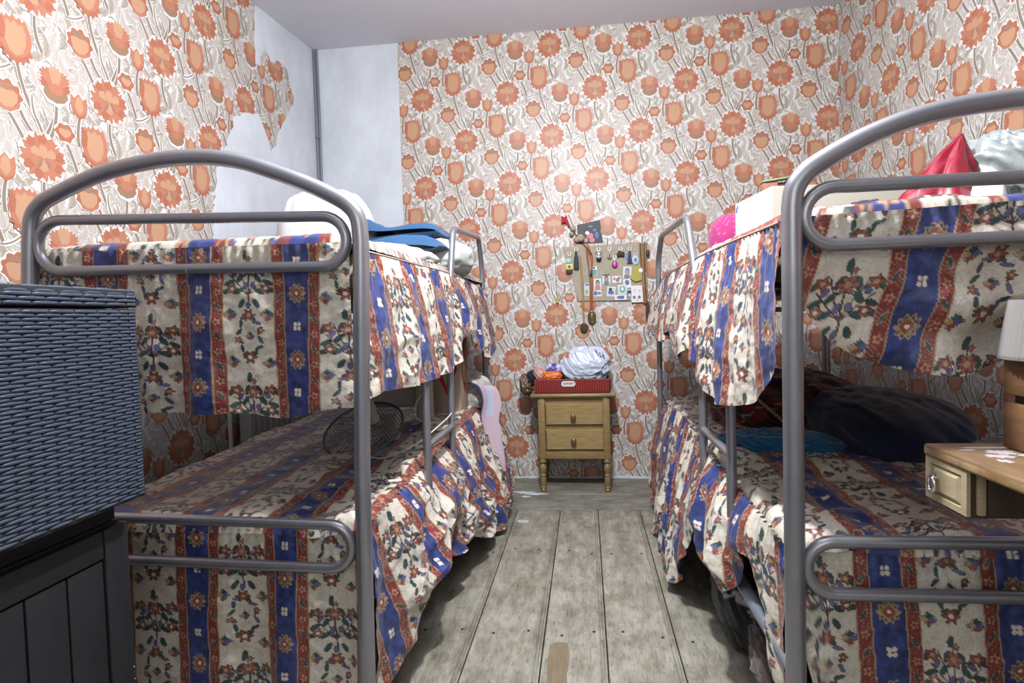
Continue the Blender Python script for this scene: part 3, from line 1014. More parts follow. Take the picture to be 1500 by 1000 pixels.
def bed_frame(root_o, front_path, loops, far_posts, far_z, side_x, side_y, rail_z, ladder, hoop, wall_post_x, wall_y):
    MB().tube(front_path, R_POST, 16).build('arched_front_frame', M['steel'], root_o)
    for lp in loops:
        o = MB().tube(lp, R_LOOP, 12, closed=True).build('end_rail_loop', M['steel'], root_o)
    # weld collars on the loops
    for lp in loops:
        lows = sorted(lp, key=lambda p: p.z)[:len(lp) // 6]
        xm = lows[len(lows) // 2]
        c = Vector(((lp[0].x + lp[len(lp) // 2].x) / 2, xm.y, min(p.z for p in lp)))
        MB().lathe([(R_LOOP + 0.0012, -0.002), (R_LOOP + 0.0012, 0.002)], (c.x, c.y, c.z + 0.0), 12, axis='x').build('joint_collar', M['steel'], root_o)
    # far end: two posts and cross bars
    (xa, ya), (xb, yb) = far_posts
    MB().tube([(xb, yb, 0), (xb, yb, far_z)], R_POST, 14).build('far_post', M['steel'], root_o)
    MB().tube(hoop, R_LAD, 14).build('guard_hoop', M['steel'], root_o)
    for z in (0.47, 0.33, 1.21, 1.08):
        MB().tube([(xa, ya, z), (xb, yb, z)], R_LOOP, 10).build('far_end_bar', M['steel'], root_o)
    for z in rail_z:
        r = MB()
        ins = (-0.06 if side_x[0] < 0 else 0.06) if z > 0.8 else (-0.03 if side_x[0] < 0 else 0.0)
        sx = (side_x[0] + ins, side_x[1] + ins)
        r.tube([(sx[0], side_y[0] + (0.05 if ins else 0.0), z), (sx[1], side_y[1], z)], 0.018, 10)
        r.build('side_rail', M['steel_dark'], root_o)
        r = MB().tube([(wall_post_x[0], wall_y[0], z), (wall_post_x[1], wall_y[1], z)], 0.016, 10)
        r.build('wall_side_rail', M['steel_dark'], root_o)
    # ladder
    lx, ys, z0, z1, rungs = ladder
    for y in ys:
        MB().tube([(lx(y), y, z0), (lx(y), y, z1)], R_LAD, 12).build('ladder_rail', M['steel'], root_o)
    for z in rungs:
        MB().tube([(lx(ys[0]), ys[0], z), (lx(ys[1]), ys[1], z)], 0.0125, 12).build('ladder_rung', M['steel'], root_o)

yL = 1.45
arcL = [(-0.551, 1.285), (-0.556, 1.335), (-0.578, 1.368), (-0.620, 1.396), (-0.703, 1.436), (-0.828, 1.485), (-0.900, 1.503), (-0.975, 1.512), (-1.089, 1.511), (-1.246, 1.487), (-1.390, 1.437), (-1.435, 1.412), (-1.460, 1.375), (-1.470, 1.30)]
front = [Vector((-0.580, yL, 0.0)), Vector((-0.571, yL, 0.683)), Vector((-0.5515, yL, 1.25))] + smooth_path([(x, yL, z) for x, z in arcL], 5) + [Vector((-1.478, yL, 1.2)), Vector((-1.50, yL, 0.0))]
def loop(x0, x1, zt0, zt1, zb0, zb1, y):
    """flattened stadium; t/b = top and bottom bar heights at x0 and x1"""
    r0 = (zt0 - zb0) / 2; r1 = (zt1 - zb1) / 2
    out = []
    for i in range(13):
        a = PI / 2 + PI * i / 12
        out.append(Vector((x0 + r0 + r0 * math.cos(a), y, (zt0 + zb0) / 2 + r0 * math.sin(a))))
    for i in range(13):
        a = -PI / 2 + PI * i / 12
        out.append(Vector((x1 - r1 + r1 * math.cos(a), y, (zt1 + zb1) / 2 + r1 * math.sin(a))))
    return out
loopsL = [loop(-1.446, -0.588, 1.371, 1.346, 1.236, 1.221, yL), loop(-1.452, -0.606, 0.576, 0.562, 0.462, 0.449, yL)]
hoopL = fillet([(-0.578, 2.50, 1.10), (-0.580, 2.66, 1.485), (-0.586, 3.35, 1.532), (-0.590, 3.45, 1.38), (-0.592, 3.49, 0.0)], 0.05)
bed_frame(bedL, front, loopsL, ((-0.592, 3.49), (-1.50, 3.49)), 1.25, (-0.575, -0.590), (1.46, 3.48), (0.33, 1.12),
          (lambda y: -0.548, (1.99, 2.375), 0.20, 0.955, (0.90, 0.645, 0.395)), hoopL, (-1.50, -1.50), (1.46, 3.48))

# ------------------------------------------------------------------ right bunk bed
yR = 1.30
bedR = root('bunk_bed', (0.86, 2.35, 0), 'grey tubular steel bunk bed along the right wall, nearest the wooden desk', 'bunk bed', 'two bunk beds either side of the aisle')
half = [(0.424, 1.290), (0.430, 1.325), (0.450, 1.354), (0.480, 1.376), (0.556, 1.416), (0.646, 1.449), (0.734, 1.467), (0.808, 1.474)]
XC = 0.868
arcR = half + [(XC, 1.476)] + [(2 * XC - x, z) for x, z in half[::-1]]
frontR = [Vector((0.424, yR, 0)), Vector((0.423, yR, 0.7)), Vector((0.4235, yR, 1.26))] + smooth_path([(x, yR, z) for x, z in arcR], 5) + [Vector((2 * XC - 0.4235, yR, 1.26)), Vector((2 * XC - 0.424, yR, 0))]
loopsR = [loop(0.448, 2 * XC - 0.448, 1.325, 1.325, 1.207, 1.209, yR), loop(0.447, 2 * XC - 0.447, 0.595, 0.60, 0.485, 0.49, yR)]
def rx(y): return 0.424 - 0.013 * (y - 1.3)
hoopR = fillet([(rx(2.3) + 0.004, 2.26, 1.10), (rx(2.4), 2.475, 1.46), (rx(3.1), 3.20, 1.478), (rx(3.3), 3.34, 1.36), (rx(3.4), 3.38, 0.0)], 0.05)
bed_frame(bedR, frontR, loopsR, ((rx(3.38), 3.38), (1.27, 3.38)), 1.22, (0.424, rx(3.38)), (1.31, 3.37), (0.315, 1.12),
          (lambda y: 0.398, (1.735, 2.14), 0.30, 0.955, (0.905, 0.672, 0.435)), hoopR, (2 * XC - 0.424, 1.27), (1.31, 3.37))

# ------------------------------------------------------------------ mattresses
def mattress(x0, x1, y0, y1, z0, z1, label):
    o = MB().box((x0, y0, z0), (x1, y1, z1), 0, bev=0.03).build('mattress', M['mattress'])
    tag(o, label, 'mattress', 'mattresses of the bunk beds')
mattress(-1.45, -0.605, 1.51, 3.45, 1.14, 1.265, 'tan mattress on the upper left bunk under the striped floral bedspread')
mattress(-1.45, -0.615, 1.51, 3.45, 0.35, 0.54, 'tan mattress on the lower left bunk under the striped floral bedspread')
mattress(0.455, 1.26, 1.36, 3.34, 1.14, 1.25, 'tan mattress on the upper right bunk under the striped floral bedspread')
mattress(0.455, 1.26, 1.36, 3.34, 0.335, 0.55, 'tan mattress on the lower right bunk, showing where the bedspread gapes')

# ------------------------------------------------------------------ the four bedspreads
G = 'striped floral bedspreads on the bunks'
sp = root('bedspread', (-1.02, 2.45, 1.13), 'striped floral bedspread on the upper left bunk, hanging straight behind the steel loop', 'bedspread', G)
top_panel('top_panel', sp, -1.475, -0.585, 1.482, 3.49, 1.312, -0.737 - 0.1955 * 1.0, 0.93, 1.475, 0.008, 3)
skirt('front_skirt', sp, 'x', 1.478, (-1.475, -0.592), [(-1.475, 1.292), (-0.6, 1.283)], [(-1.475, 0.885), (-1.19, 0.868), (-1.185, 0.85), (-1.10, 0.846), (-0.95, 0.845), (-0.79, 0.835), (-0.592, 0.862)],
      0.006, 0.017, 0.26, 0.0026, -0.737 - 0.1955 / 0.97, 0.97, seed=4, gather=0.002)
skirt('side_skirt', sp, 'y', -0.578, (1.488, 3.50), [(1.488, 1.262), (2.4, 1.272), (2.8, 1.268), (3.5, 1.235)],
      [(1.488, 0.872), (1.59, 0.882), (1.85, 0.872), (2.2, 0.868), (2.40, 0.880), (2.5, 0.915), (2.58, 0.985), (2.66, 1.055), (2.75, 1.02), (2.85, 0.96), (3.05, 0.895), (3.25, 0.85), (3.38, 0.87), (3.5, 0.95)],
      0.045, 0.017, 0.21, 0.0034, 1.66, 0.76, vs=0.85, skew=-0.16, seed=7, sign=1, gather=0.006, hem_out=[(1.488, -0.004), (1.9, 0.0), (3.5, 0.0)])
piping(sp, [(-0.580, y, z + 0.004) for y, z in ((1.49, 1.262), (2.0, 1.268), (2.4, 1.272), (2.8, 1.268), (3.5, 1.235))])

sp = root('bedspread', (-1.02, 2.45, 0.0), 'striped floral bedspread on the lower left bunk, its skirt bunched up behind the ladder', 'bedspread', G)
top_panel('top_panel', sp, -1.475, -0.575, 1.475, 3.49, 0.558, -0.80 - 0.1955 / 1.04, 1.04, 1.475, 0.0042, 13, amp=0.020, slope=0.028, extra=lambda X, Y: 0.018 * rnoise(X * 4 + Y * 2, Y * 4 - X * 3, 79) * np.exp(-((X + 0.62) / 0.2) ** 2))
skirt('front_skirt', sp, 'x', 1.478, (-1.475, -0.600), [(-1.475, 0.545), (-0.6, 0.535)], [(-1.475, 0.03), (-0.9, 0.02), (-0.6, 0.05)],
      0.008, 0.018, 0.27, 0.0026, -0.80 - 0.1955 / 1.04, 1.04, seed=14, gather=0.002)
skirt('side_skirt', sp, 'y', -0.578, (1.488, 3.50), [(1.488, 0.545), (2.4, 0.575), (3.5, 0.60)],
      [(1.488, 0.06), (1.58, 0.10), (1.69, 0.13), (1.77, 0.21), (1.90, 0.26), (2.02, 0.22), (2.2, 0.19), (2.45, 0.16), (2.6, 0.10), (2.75, 0.04), (3.1, 0.02), (3.5, 0.05)],
      0.045, 0.020, 0.24, 0.0034, 1.55, 0.80, vs=0.85, skew=-0.25, seed=17, sign=1, gather=0.006, bulge=0.035, bunch=0.075,
      hem_out=[(1.488, 0.0), (1.9, 0.0), (2.3, 0.0), (2.7, 0.035), (3.1, 0.05), (3.5, 0.02)])

sp = root('bedspread', (0.86, 2.35, 0.9), 'striped floral bedspread on the upper right bunk, its front swagged in a low curve', 'bedspread', G)
top_panel('top_panel', sp, 0.425, 1.29, 1.338, 3.37, 1.303, 0.63 - 0.1955, 1.0, 1.325, 0.008, 23, amp=0.012)
skirt('front_skirt', sp, 'x', 1.332, (0.445, 1.29), [(0.445, 1.272), (0.9, 1.285), (1.29, 1.28)], [(0.445, 1.085), (0.47, 1.05), (0.51, 1.01), (0.563, 0.978), (0.642, 0.944), (0.70, 0.933), (0.746, 0.931), (0.79, 0.937), (0.83, 0.96), (0.90, 1.0), (1.0, 1.04), (1.29, 1.09)],
      0.004, 0.016, 0.30, 0.0026, 0.725 - 0.1955 / 0.94, 0.94, vs=0.92, skew=0.27, vofs=0.245, seed=24, gather=0.003, swag=0.011)
skirt('side_skirt', sp, 'y', 0.420, (1.335, 3.38), [(1.335, 1.262), (2.0, 1.275), (2.7, 1.275), (3.38, 1.255)],
      [(1.335, 0.97), (1.39, 0.91), (1.44, 0.865), (1.49, 0.855), (1.60, 0.835), (1.80, 0.82), (1.93, 0.85), (2.02, 0.89), (2.10, 0.93), (2.22, 0.95), (2.32, 0.91), (2.45, 0.895), (2.53, 0.93), (2.60, 1.01), (2.72, 0.98), (2.85, 0.945), (3.1, 0.945), (3.38, 0.965)],
      0.060, 0.020, 0.24, 0.0034, 1.50, 0.78, vs=0.85, skew=0.10, seed=27, sign=-1, gather=0.006, bunch=0.012, hem_out=[(1.34, -0.012), (1.6, 0.0), (3.4, 0.0)])
piping(sp, [(0.418, y, z + 0.004) for y, z in ((1.36, 1.262), (2.0, 1.275), (2.7, 1.275), (3.38, 1.255))])

sp = root('bedspread', (0.86, 2.35, 0.0), 'striped floral bedspread on the lower right bunk, rucked up beside the front post', 'bedspread', G)
top_panel('top_panel', sp, 0.425, 1.29, 1.325, 3.37, 0.588, 0.61 - 0.1955 / 1.06, 1.06, 1.325, 0.0042, 33, amp=0.024, slope=0.008, extra=lambda X, Y: 0.022 * rnoise(X * 5 + Y * 2, Y * 4 - X * 3, 77) * np.exp(-((X - 0.50) / 0.22) ** 2))
skirt('front_skirt', sp, 'x', 1.330, (0.445, 1.29), [(0.445, 0.565), (1.29, 0.572)], [(0.445, 0.35), (0.47, 0.25), (0.50, 0.05), (0.9, 0.02), (1.29, 0.02)],
      0.012, 0.020, 0.25, 0.0026, 0.61 - 0.1955 / 1.06, 1.06, skew=-0.05, seed=34, gather=0.002)
skirt('side_skirt', sp, 'y', 0.420, (1.345, 3.38), [(1.345, 0.565), (2.1, 0.59), (2.8, 0.625), (3.38, 0.585)],
      [(1.34, 0.22), (1.43, 0.27), (1.49, 0.37), (1.55, 0.46), (1.60, 0.46), (1.66, 0.34), (1.72, 0.29), (1.80, 0.29), (1.92, 0.27), (2.02, 0.36), (2.10, 0.33), (2.2, 0.14), (2.3, 0.05), (2.45, 0.02), (3.0, 0.02), (3.38, 0.05)],
      0.040, 0.024, 0.20, 0.0034, 1.42, 0.80, vs=0.85, skew=0.18, seed=37, sign=-1, gather=0.007, bulge=0.02, bunch=0.034,
      hem_out=[(1.34, -0.012), (1.7, 0.0), (2.1, 0.01), (2.35, 0.055), (2.8, 0.05), (3.38, 0.01)])
# ------------------------------------------------------------------ woven box on a black chest, near left
def weave_panel(mb, fn, s0, s1, z0, z1, row=0.0072, ln=0.055, h=0.0035):
    n = max(1, round((z1 - z0) / row)); row = (z1 - z0) / n
    rnd = random.Random(3)
    for i in range(n):
        za = z0 + i * row
        s = s0 - (ln / 2 if i % 2 else 0)
        while s < s1:
            a = max(s, s0) + 0.0012; b = min(s + ln, s1) - 0.0012
            s += ln
            if b - a < 0.006: continue
            vs = []; fs = []
            NU, NV = 6, 4
            hh = h * rnd.uniform(0.85, 1.1)
            for u in range(NU + 1):
                for v in range(NV + 1):
                    tu = u / NU; tv = v / NV
                    bul = (1 - (2 * tu - 1) ** 4) * (1 - (2 * tv - 1) ** 2) ** 0.5
                    vs.append(fn(a + (b - a) * tu, za + row * (0.04 + 0.92 * tv), hh * bul))
            for u in range(NU):
                for v in range(NV):
                    q = u * (NV + 1) + v
                    fs.append((q, q + NV + 1, q + NV + 2, q + 1))
            mb.add(vs, fs, 0)

wb = root('wicker_box', (-1.25, 0.75, 0.712), 'slate blue woven resin wicker box standing on the black wooden chest, near left', 'wicker box')
mb = MB()
mb.box((-1.53, 0.30, 0.712), (-0.972, 1.20, 1.12), 1)
weave_panel(mb, lambda s, z, d: (-0.972 + d, s, z), 0.30, 1.20, 0.716, 1.118)
weave_panel(mb, lambda s, z, d: (s, 1.20 + d, z), -1.53, -0.972, 0.716, 1.118)
mb.build('woven_body', [M['rattan'], M['rattan_dark']], wb)
mb = MB()
mb.box((-1.535, 0.295, 1.124), (-0.972, 1.203, 1.160), 1, bev=0.004)
weave_panel(mb, lambda s, z, d: (-0.972 + d, s, z), 0.295, 1.203, 1.126, 1.150)
weave_panel(mb, lambda s, z, d: (-0.9715 + d * 0.6 - (z - 1.150) * 0.5, s, z), 0.295, 1.203, 1.150, 1.160, row=0.01)
weave_panel(mb, lambda s, z, d: (s, 1.203 + d, z), -1.535, -0.972, 1.126, 1.158)
weave_panel(mb, lambda s, z, d: (z, s, 1.160 + d), 0.295, 1.203, -1.535, -0.974)
mb.build('woven_lid', [M['rattan'], M['rattan_dark']], wb)

ch = root('wooden_chest', (-1.28, 0.75, 0), 'black stained plank chest under the slate blue wicker box', 'chest')
mb = MB().box((-1.55, 0.31, 0.02), (-1.036, 1.195, 0.660), 0)
mb.build('carcass', M['chest'], ch)
MB().box((-1.036, 0.31, 0.596), (-1.018, 1.132, 0.655), 0, bev=0.003).build('top_rail', M['chest'], ch)
MB().box((-1.036, 1.136, 0.0), (-1.018, 1.200, 0.655), 0, bev=0.003).build('stile', M['chest'], ch)
yy = 1.134
while yy > 0.35:
    MB().box((-1.036, yy - 0.0885, 0.0), (-1.022, yy - 0.002, 0.592), 0, bev=0.003).build('plank', M['chest'], ch)
    yy -= 0.0905
MB().box((-1.56, 0.30, 0.662), (-1.04, 1.19, 0.710), 0).build('painted_shade_band', M['rattan_dark'], ch)  # near-black block painting in the shadow under the wicker overhang
for z in (0.325, 0.298):
    MB().ell((-1.0175, 1.196, z), (0.0016, 0.0016, 0.0016), 0, 8, 6).build('nail_head', M['chrome'], ch)

# ------------------------------------------------------------------ pine nightstand
ns = root('nightstand', (-0.086, 3.785, 0), 'small pine nightstand with two drawers and turned legs against the papered wall', 'nightstand')
MB().box((-0.346, 3.622, 0.584), (0.172, 3.945, 0.606), 0, bev=0.008, seg=3).build('top', M['pine'], ns)
mb = MB().box((-0.296, 3.655, 0.205), (0.126, 3.935, 0.584), 0)
mb.build('carcass', M['pine'], ns)
MB().box((-0.262, 3.648, 0.205), (0.094, 3.66, 0.252), 0, bev=0.003).build('bottom_rail', M['pine'], ns)
for x in (-0.281, 0.111):
    for y in (3.662, 3.915):
        mb = MB().box((x - 0.021, y - 0.021, 0.205), (x + 0.021, y + 0.021, 0.584), 0, bev=0.003)
        prof = [(0.019, 0.205), (0.021, 0.198), (0.0235, 0.19), (0.021, 0.181), (0.015, 0.176), (0.0145, 0.172), (0.019, 0.166), (0.0235, 0.150), (0.0225, 0.133), (0.017, 0.118), (0.0145, 0.112), (0.0195, 0.107), (0.0195, 0.100), (0.0155, 0.096),
                (0.0195, 0.085), (0.0185, 0.062), (0.0145, 0.040), (0.0135, 0.036), (0.0185, 0.031), (0.0185, 0.025), (0.014, 0.021), (0.0185, 0.014), (0.0165, 0.004), (0.012, 0.0)]
        mb.lathe(prof[::-1], (x, y, 0), 18)
        mb.build('turned_leg', M['pine'], ns)
for z0, z1, zk in ((0.411, 0.548, 0.464), (0.258, 0.388, 0.318)):
    mb = MB()
    x0, x1 = -0.260, 0.098
    f0, f1 = 3.652, 3.634
    b = 0.010
    vs = [(x0, f0, z0), (x1, f0, z0), (x1, f0, z1), (x0, f0, z1), (x0 + b, f1, z0 + b), (x1 - b, f1, z0 + b), (x1 - b, f1, z1 - b), (x0 + b, f1, z1 - b), (x0, 3.66, z0), (x1, 3.66, z0), (x1, 3.66, z1), (x0, 3.66, z1)]
    mb.add(vs, [(4, 5, 6, 7), (0, 1, 5, 4), (1, 2, 6, 5), (2, 3, 7, 6), (3, 0, 4, 7), (8, 9, 1, 0), (9, 10, 2, 1), (10, 11, 3, 2), (11, 8, 0, 3), (11, 10, 9, 8)])
    d = mb.build('drawer', M['pine_front'], ns, smooth=False)
    kb = MB()
    prof = [(0.007, 0.0), (0.008, -0.008), (0.014, -0.012), (0.019, -0.018), (0.019, -0.024), (0.012, -0.030), (0.002, -0.032)]
    kb.lathe([(r, h) for r, h in prof], (0, 0, 0), 18, axis='y')
    kb.v = [(x * 0.88 - 0.088, y + 3.634, z * 1.2 + zk) for x, y, z in kb.v]
    kb.build('knob', M['knob'], d)

# ------------------------------------------------------------------ wooden desk, near right
dk = root('desk', (0.95, 0.98, 0), 'worn wooden desk with a pale raised-panel drawer, cut off by the right edge', 'desk')
mb = MB()
mb.box((0.648, 0.70, 0.789), (1.30, 1.252, 0.812), 0, bev=0.006, seg=3)
for f, m_ in zip(range(len(mb.f)), mb.f):
    c = np.mean([mb.v[i] for i in m_], axis=0)
    if c[2] < 0.806: mb.m[f] = 1
mb.build('desktop', [M['desk_top'], M['desk_edge']], dk)
rnd = random.Random(2)
def blob(cx, cy, rx_, ry_, n=22, seed=1, w=0.35):
    r = random.Random(seed)
    return [(cx + rx_ * (1 + r.uniform(-w, w)) * math.cos(2 * PI * i / n), cy + ry_ * (1 + r.uniform(-w, w)) * math.sin(2 * PI * i / n)) for i in range(n)]
mb = MB()
for cx, cy, a, b_, sd in ((0.735, 1.165, 0.022, 0.020, 1), (0.712, 1.135, 0.022, 0.012, 2), (0.742, 1.205, 0.05, 0.006, 3), (0.70, 1.10, 0.010, 0.012, 4), (0.78, 1.14, 0.03, 0.018, 5), (0.69, 1.185, 0.012, 0.004, 6)):
    mb.prism(blob(cx, cy, a, b_, 22, sd), lambda p, q, d: (p, q, d), 0.8105, 0.8128)
mb.build('dried_paint', M['paint_spill'], dk)
# drawer box under the far left corner
mb = MB().box((0.6585, 1.124, 0.706), (0.95, 1.248, 0.789), 0)
mb.build('drawer_housing', M['desk_dark'], dk)
mb = MB()
x0, x1 = 0.6515, 0.658
ya, yb, za, zb = 1.122, 1.249, 0.709, 0.789
i1, i2 = 0.016, 0.024
def ring(x, i): return [(x, yb - i, za + i * 0.7), (x, ya + i, za + i * 0.7), (x, ya + i, zb - i * 0.7), (x, yb - i, zb - i * 0.7)]
R = [ring(x1, 0), ring(x0, 0), ring(x0, i1), ring(x0 + 0.005, i1 + 0.002), ring(x0 - 0.001, i2 + 0.006)]
vs = [p for r in R for p in r]
fs = []
for k in range(4):
    for j in range(4):
        j2 = (j + 1) % 4
        fs.append((k * 4 + j, k * 4 + j2, (k + 1) * 4 + j2, (k + 1) * 4 + j))
fs.append((16, 17, 18, 19))
mb.add(vs, fs)
dr = mb.build('drawer', M['desk_pale'], dk, smooth=False)
tag(dr, 'pale drawer with a chrome ring pull')
mb = MB()
ringp = [(0.641, 1.210 + 0.0095 * math.cos(2 * PI * i / 20), 0.742 + 0.014 * math.sin(2 * PI * i / 20)) for i in range(20)]
mb.tube(ringp, 0.0035, 10, closed=True)
mb.lathe([(0.007, 0.0), (0.0065, -0.008), (0.003, -0.010)], (0.6515, 1.210, 0.756), 14, axis='x')
mb.build('ring_pull', M['chrome'], dr)
MB().box((0.667, 1.116, 0.712), (0.681, 1.126, 0.789), 0, bev=0.003).build('corner_strip', M['desk_pale'], dk)
MB().box((0.683, 1.118, 0.712), (0.722, 1.126, 0.786), 0, bev=0.002).build('side_panel', M['desk_dark'], dk)
for y in (0.74, 1.10):
    MB().box((1.20, y, 0.0), (1.27, y + 0.11, 0.789), 0, bev=0.004).build('leg', M['desk_dark'], dk)
MB().box((0.95, 0.85, 0.72), (1.27, 0.88, 0.789), 0).build('apron', M['desk_dark'], dk)

# pale slatted wooden tray on the desk
tr = root('wooden_tray', (0.83, 1.06, 0.8128), 'pale wooden tray lying on the desk below the lamp', 'tray')
for i in range(3):
    MB().box((0.735, 1.02 + i * 0.028, 0.8128), (0.97, 1.043 + i * 0.028, 0.823), 0, bev=0.002).build('slat', M['desk_pale'], tr)
MB().box((0.752, 1.018, 0.823), (0.766, 1.102, 0.832), 0, bev=0.002).build('batten', M['desk_pale'], tr)

# table lamp: stacked wood blocks and a pleated shade
M['shade'] = mat('pleated_grey_shade', S(150, 147, 144), 0.8)
M['oak'] = mat('oak_block', S(142, 106, 74), 0.45, noise=(S(108, 78, 52), 8.0, 0.3, (2, 2, 12)))
lp = root('table_lamp', (0.864, 1.162, 0.8128), 'table lamp with stacked oak blocks and a pale pleated shade, on the desk', 'lamp')
MB().box((0.765, 1.112, 0.8128), (0.955, 1.212, 0.897), 0, bev=0.004).build('oak_block', M['oak'], lp)
MB().box((0.780, 1.122, 0.897), (0.943, 1.202, 0.912), 0).build('dark_spacer', M['desk_dark'], lp)
MB().box((0.765, 1.112, 0.912), (0.955, 1.212, 0.992), 0, bev=0.004).build('oak_block', M['oak'], lp)
mb = MB()
n = 132; vs = []; fs = []
for r0, r1, z in ((0.118, 0, 0.978), (0.1185, 0, 0.984), (0.102, 0, 1.085)):
    for i in range(n):
        a = 2 * PI * i / n
        r = r0 + (0.0016 if i % 2 else -0.0016)
        vs.append((0.864 + r * math.cos(a), 1.162 + r * math.sin(a), z))
for k in range(2):
    for i in range(n):
        fs.append((k * n + i, k * n + (i + 1) % n, (k + 1) * n + (i + 1) % n, (k + 1) * n + i))
mb.add(vs, fs)
mb.build('pleated_shade', M['shade'], lp, smooth=False)

# ------------------------------------------------------------------ radiator behind the left bed
M['rad'] = mat('white_radiator_enamel', S(206, 202, 196), 0.4)
rd = root('radiator', (-1.84, 3.45, 0.18), 'ribbed radiator on the left wall, seen in the shade between the bunks', 'radiator')
for i in range(17):
    s = 0.12 + i * 0.052
    mb = MB()
    P0 = [LW(s - 0.019, z, d) for z, d in ((0.20, 0.04), (0.20, 0.10), (0.74, 0.10), (0.74, 0.04))]
    P1 = [LW(s + 0.019, z, d) for z, d in ((0.20, 0.04), (0.20, 0.10), (0.74, 0.10), (0.74, 0.04))]
    mb.add(P0 + P1, [(0, 1, 2, 3), (7, 6, 5, 4), (0, 4, 5, 1), (1, 5, 6, 2), (2, 6, 7, 3), (3, 7, 4, 0)])
    mb.build('rib', M['rad'], rd, smooth=False)
MB().tube([LW(1.09, 0.0, 0.07), LW(1.09, 0.62, 0.07), LW(1.02, 0.70, 0.07), LW(0.9, 0.70, 0.07)], 0.011, 10).build('pipe', M['rad'], rd)
MB().tube([LW(0.10, 0.26, 0.07), LW(1.0, 0.26, 0.07)], 0.012, 10).build('header_pipe', M['rad'], rd)
# ------------------------------------------------------------------ soft things
def lump(c, r, e1=1.0, e2=1.0, amp=0.06, fr=3.0, seed=1, n=72, k=48, crease=0.0, rot=0.0, flat=None, taper=0.0, lean=(0, 0)):
    """soft superquadric; e<1 boxier, crease = ridged folds, flat = resting height"""
    a = np.linspace(0, 2 * PI, n, endpoint=False); t = np.linspace(0.002, PI - 0.002, k)
    A, T = np.meshgrid(a, t, indexing='ij')
    def pw(x, e): return np.sign(x) * np.abs(x) ** e
    st = pw(np.sin(T), e1)
    X = st * pw(np.cos(A), e2); Y = st * pw(np.sin(A), e2); Z = pw(np.cos(T), e1)
    # noise sampled on a torus-free embedding so the seam closes
    q1 = X * 1.7 + Z * 0.9; q2 = Y * 1.7 - Z * 1.3
    f = 1 + amp * fbm(q1 * fr, q2 * fr, seed, 3) + crease * rnoise(q1 * fr * 0.8 + 5, q2 * fr * 0.8 + Z, seed + 7, 3)
    tp = 1 - taper * (Z * 0.5 + 0.5)
    X = X * r[0] * f * tp + lean[0] * (Z * 0.5 + 0.5); Y = Y * r[1] * f * tp + lean[1] * (Z * 0.5 + 0.5); Z = Z * r[2] * f
    ca, sa = math.cos(rot), math.sin(rot)
    P = np.stack([X * ca - Y * sa + c[0], X * sa + Y * ca + c[1], Z + c[2]], -1)
    if flat is not None:
        P[..., 2] = np.maximum(P[..., 2], flat)
    return np.swapaxes(P, 0, 1)[::-1]      # (k, n, 3), rings closed with wrap

M['cotton'] = cloth_mat('plain_cotton', 0.8, bump=0.25, scale=12.0, sheen=0.2)
M['satin'] = cloth_mat('silver_satin', 0.32, bump=0.35, scale=9.0)
M['plastic_bag'] = cloth_mat('thin_plastic_film', 0.22, bump=0.5, scale=10.0, spec=0.7)
M['quilt'] = cloth_mat('soft_quilt', 0.9, bump=0.3, scale=16.0, sheen=0.3)

def soft(name, P, m, col, label, cat, group=None, col_fn=None):
    c = np.tile(np.array(col), P.shape[:2] + (1,)) if col_fn is None else col_fn(P)
    o = grid_obj(name, P, M[m], None, c, wrap=True)
    return tag(o, label, cat, group)

# ---- on the upper left bunk
bl = root('folded_blanket', (-0.80, 2.62, 1.31), 'plain blue blanket folded on the upper left bunk beside the front post', 'blanket')
BLUEC = S(36, 80, 122)
def slab(pts_top, pts_bot, y0, y1, seed, amp=0.012, n=90, k=40, ywob=0.03):
    """folded cloth: closed profile in x-z swept along y with wobble"""
    prof = smooth_path([(x, 0, z) for x, z in pts_top + pts_bot[::-1]], 6, closed=True)
    pr = np.array([(p.x, p.z) for p in prof])
    ys = np.linspace(0, 1, k)
    cx, cz = pr.mean(0)
    P = np.zeros((k, len(pr), 3))
    for i, t in enumerate(ys):
        sc = 1.0 if 0.06 < t < 0.94 else (0.25 + 0.75 * math.sin(min(t, 1 - t) / 0.06 * PI / 2))
        P[i, :, 0] = cx + (pr[:, 0] - cx) * (0.9 + 0.1 * sc)
        P[i, :, 1] = y0 + (y1 - y0) * t + ywob * vnoise(pr[:, 0] * 6, pr[:, 1] * 6 + 0 * t, seed)
        P[i, :, 2] = cz + (pr[:, 1] - cz) * sc
    P[..., 2] += amp * fbm(P[..., 0] * 5, P[..., 1] * 5, seed + 2, 3)
    P[..., 0] += amp * fbm(P[..., 2] * 8, P[..., 1] * 5, seed + 4, 2)
    return P
P = slab([(-1.02, 1.47), (-0.97, 1.545), (-0.90, 1.505), (-0.84, 1.492), (-0.74, 1.503), (-0.66, 1.500), (-0.625, 1.470)], [(-1.02, 1.40), (-0.92, 1.40), (-0.80, 1.415), (-0.64, 1.445)], 2.58, 2.95, 5)
grid_obj('upper_fold', P, M['cotton'], bl, np.array(BLUEC), wrap=True)
P = slab([(-1.02, 1.40), (-0.90, 1.415), (-0.76, 1.435), (-0.66, 1.430), (-0.60, 1.395)], [(-1.02, 1.30), (-0.88, 1.31), (-0.74, 1.335), (-0.61, 1.375)], 2.42, 2.85, 8)
grid_obj('lower_fold', P, M['cotton'], bl, np.array(BLUEC), wrap=True)

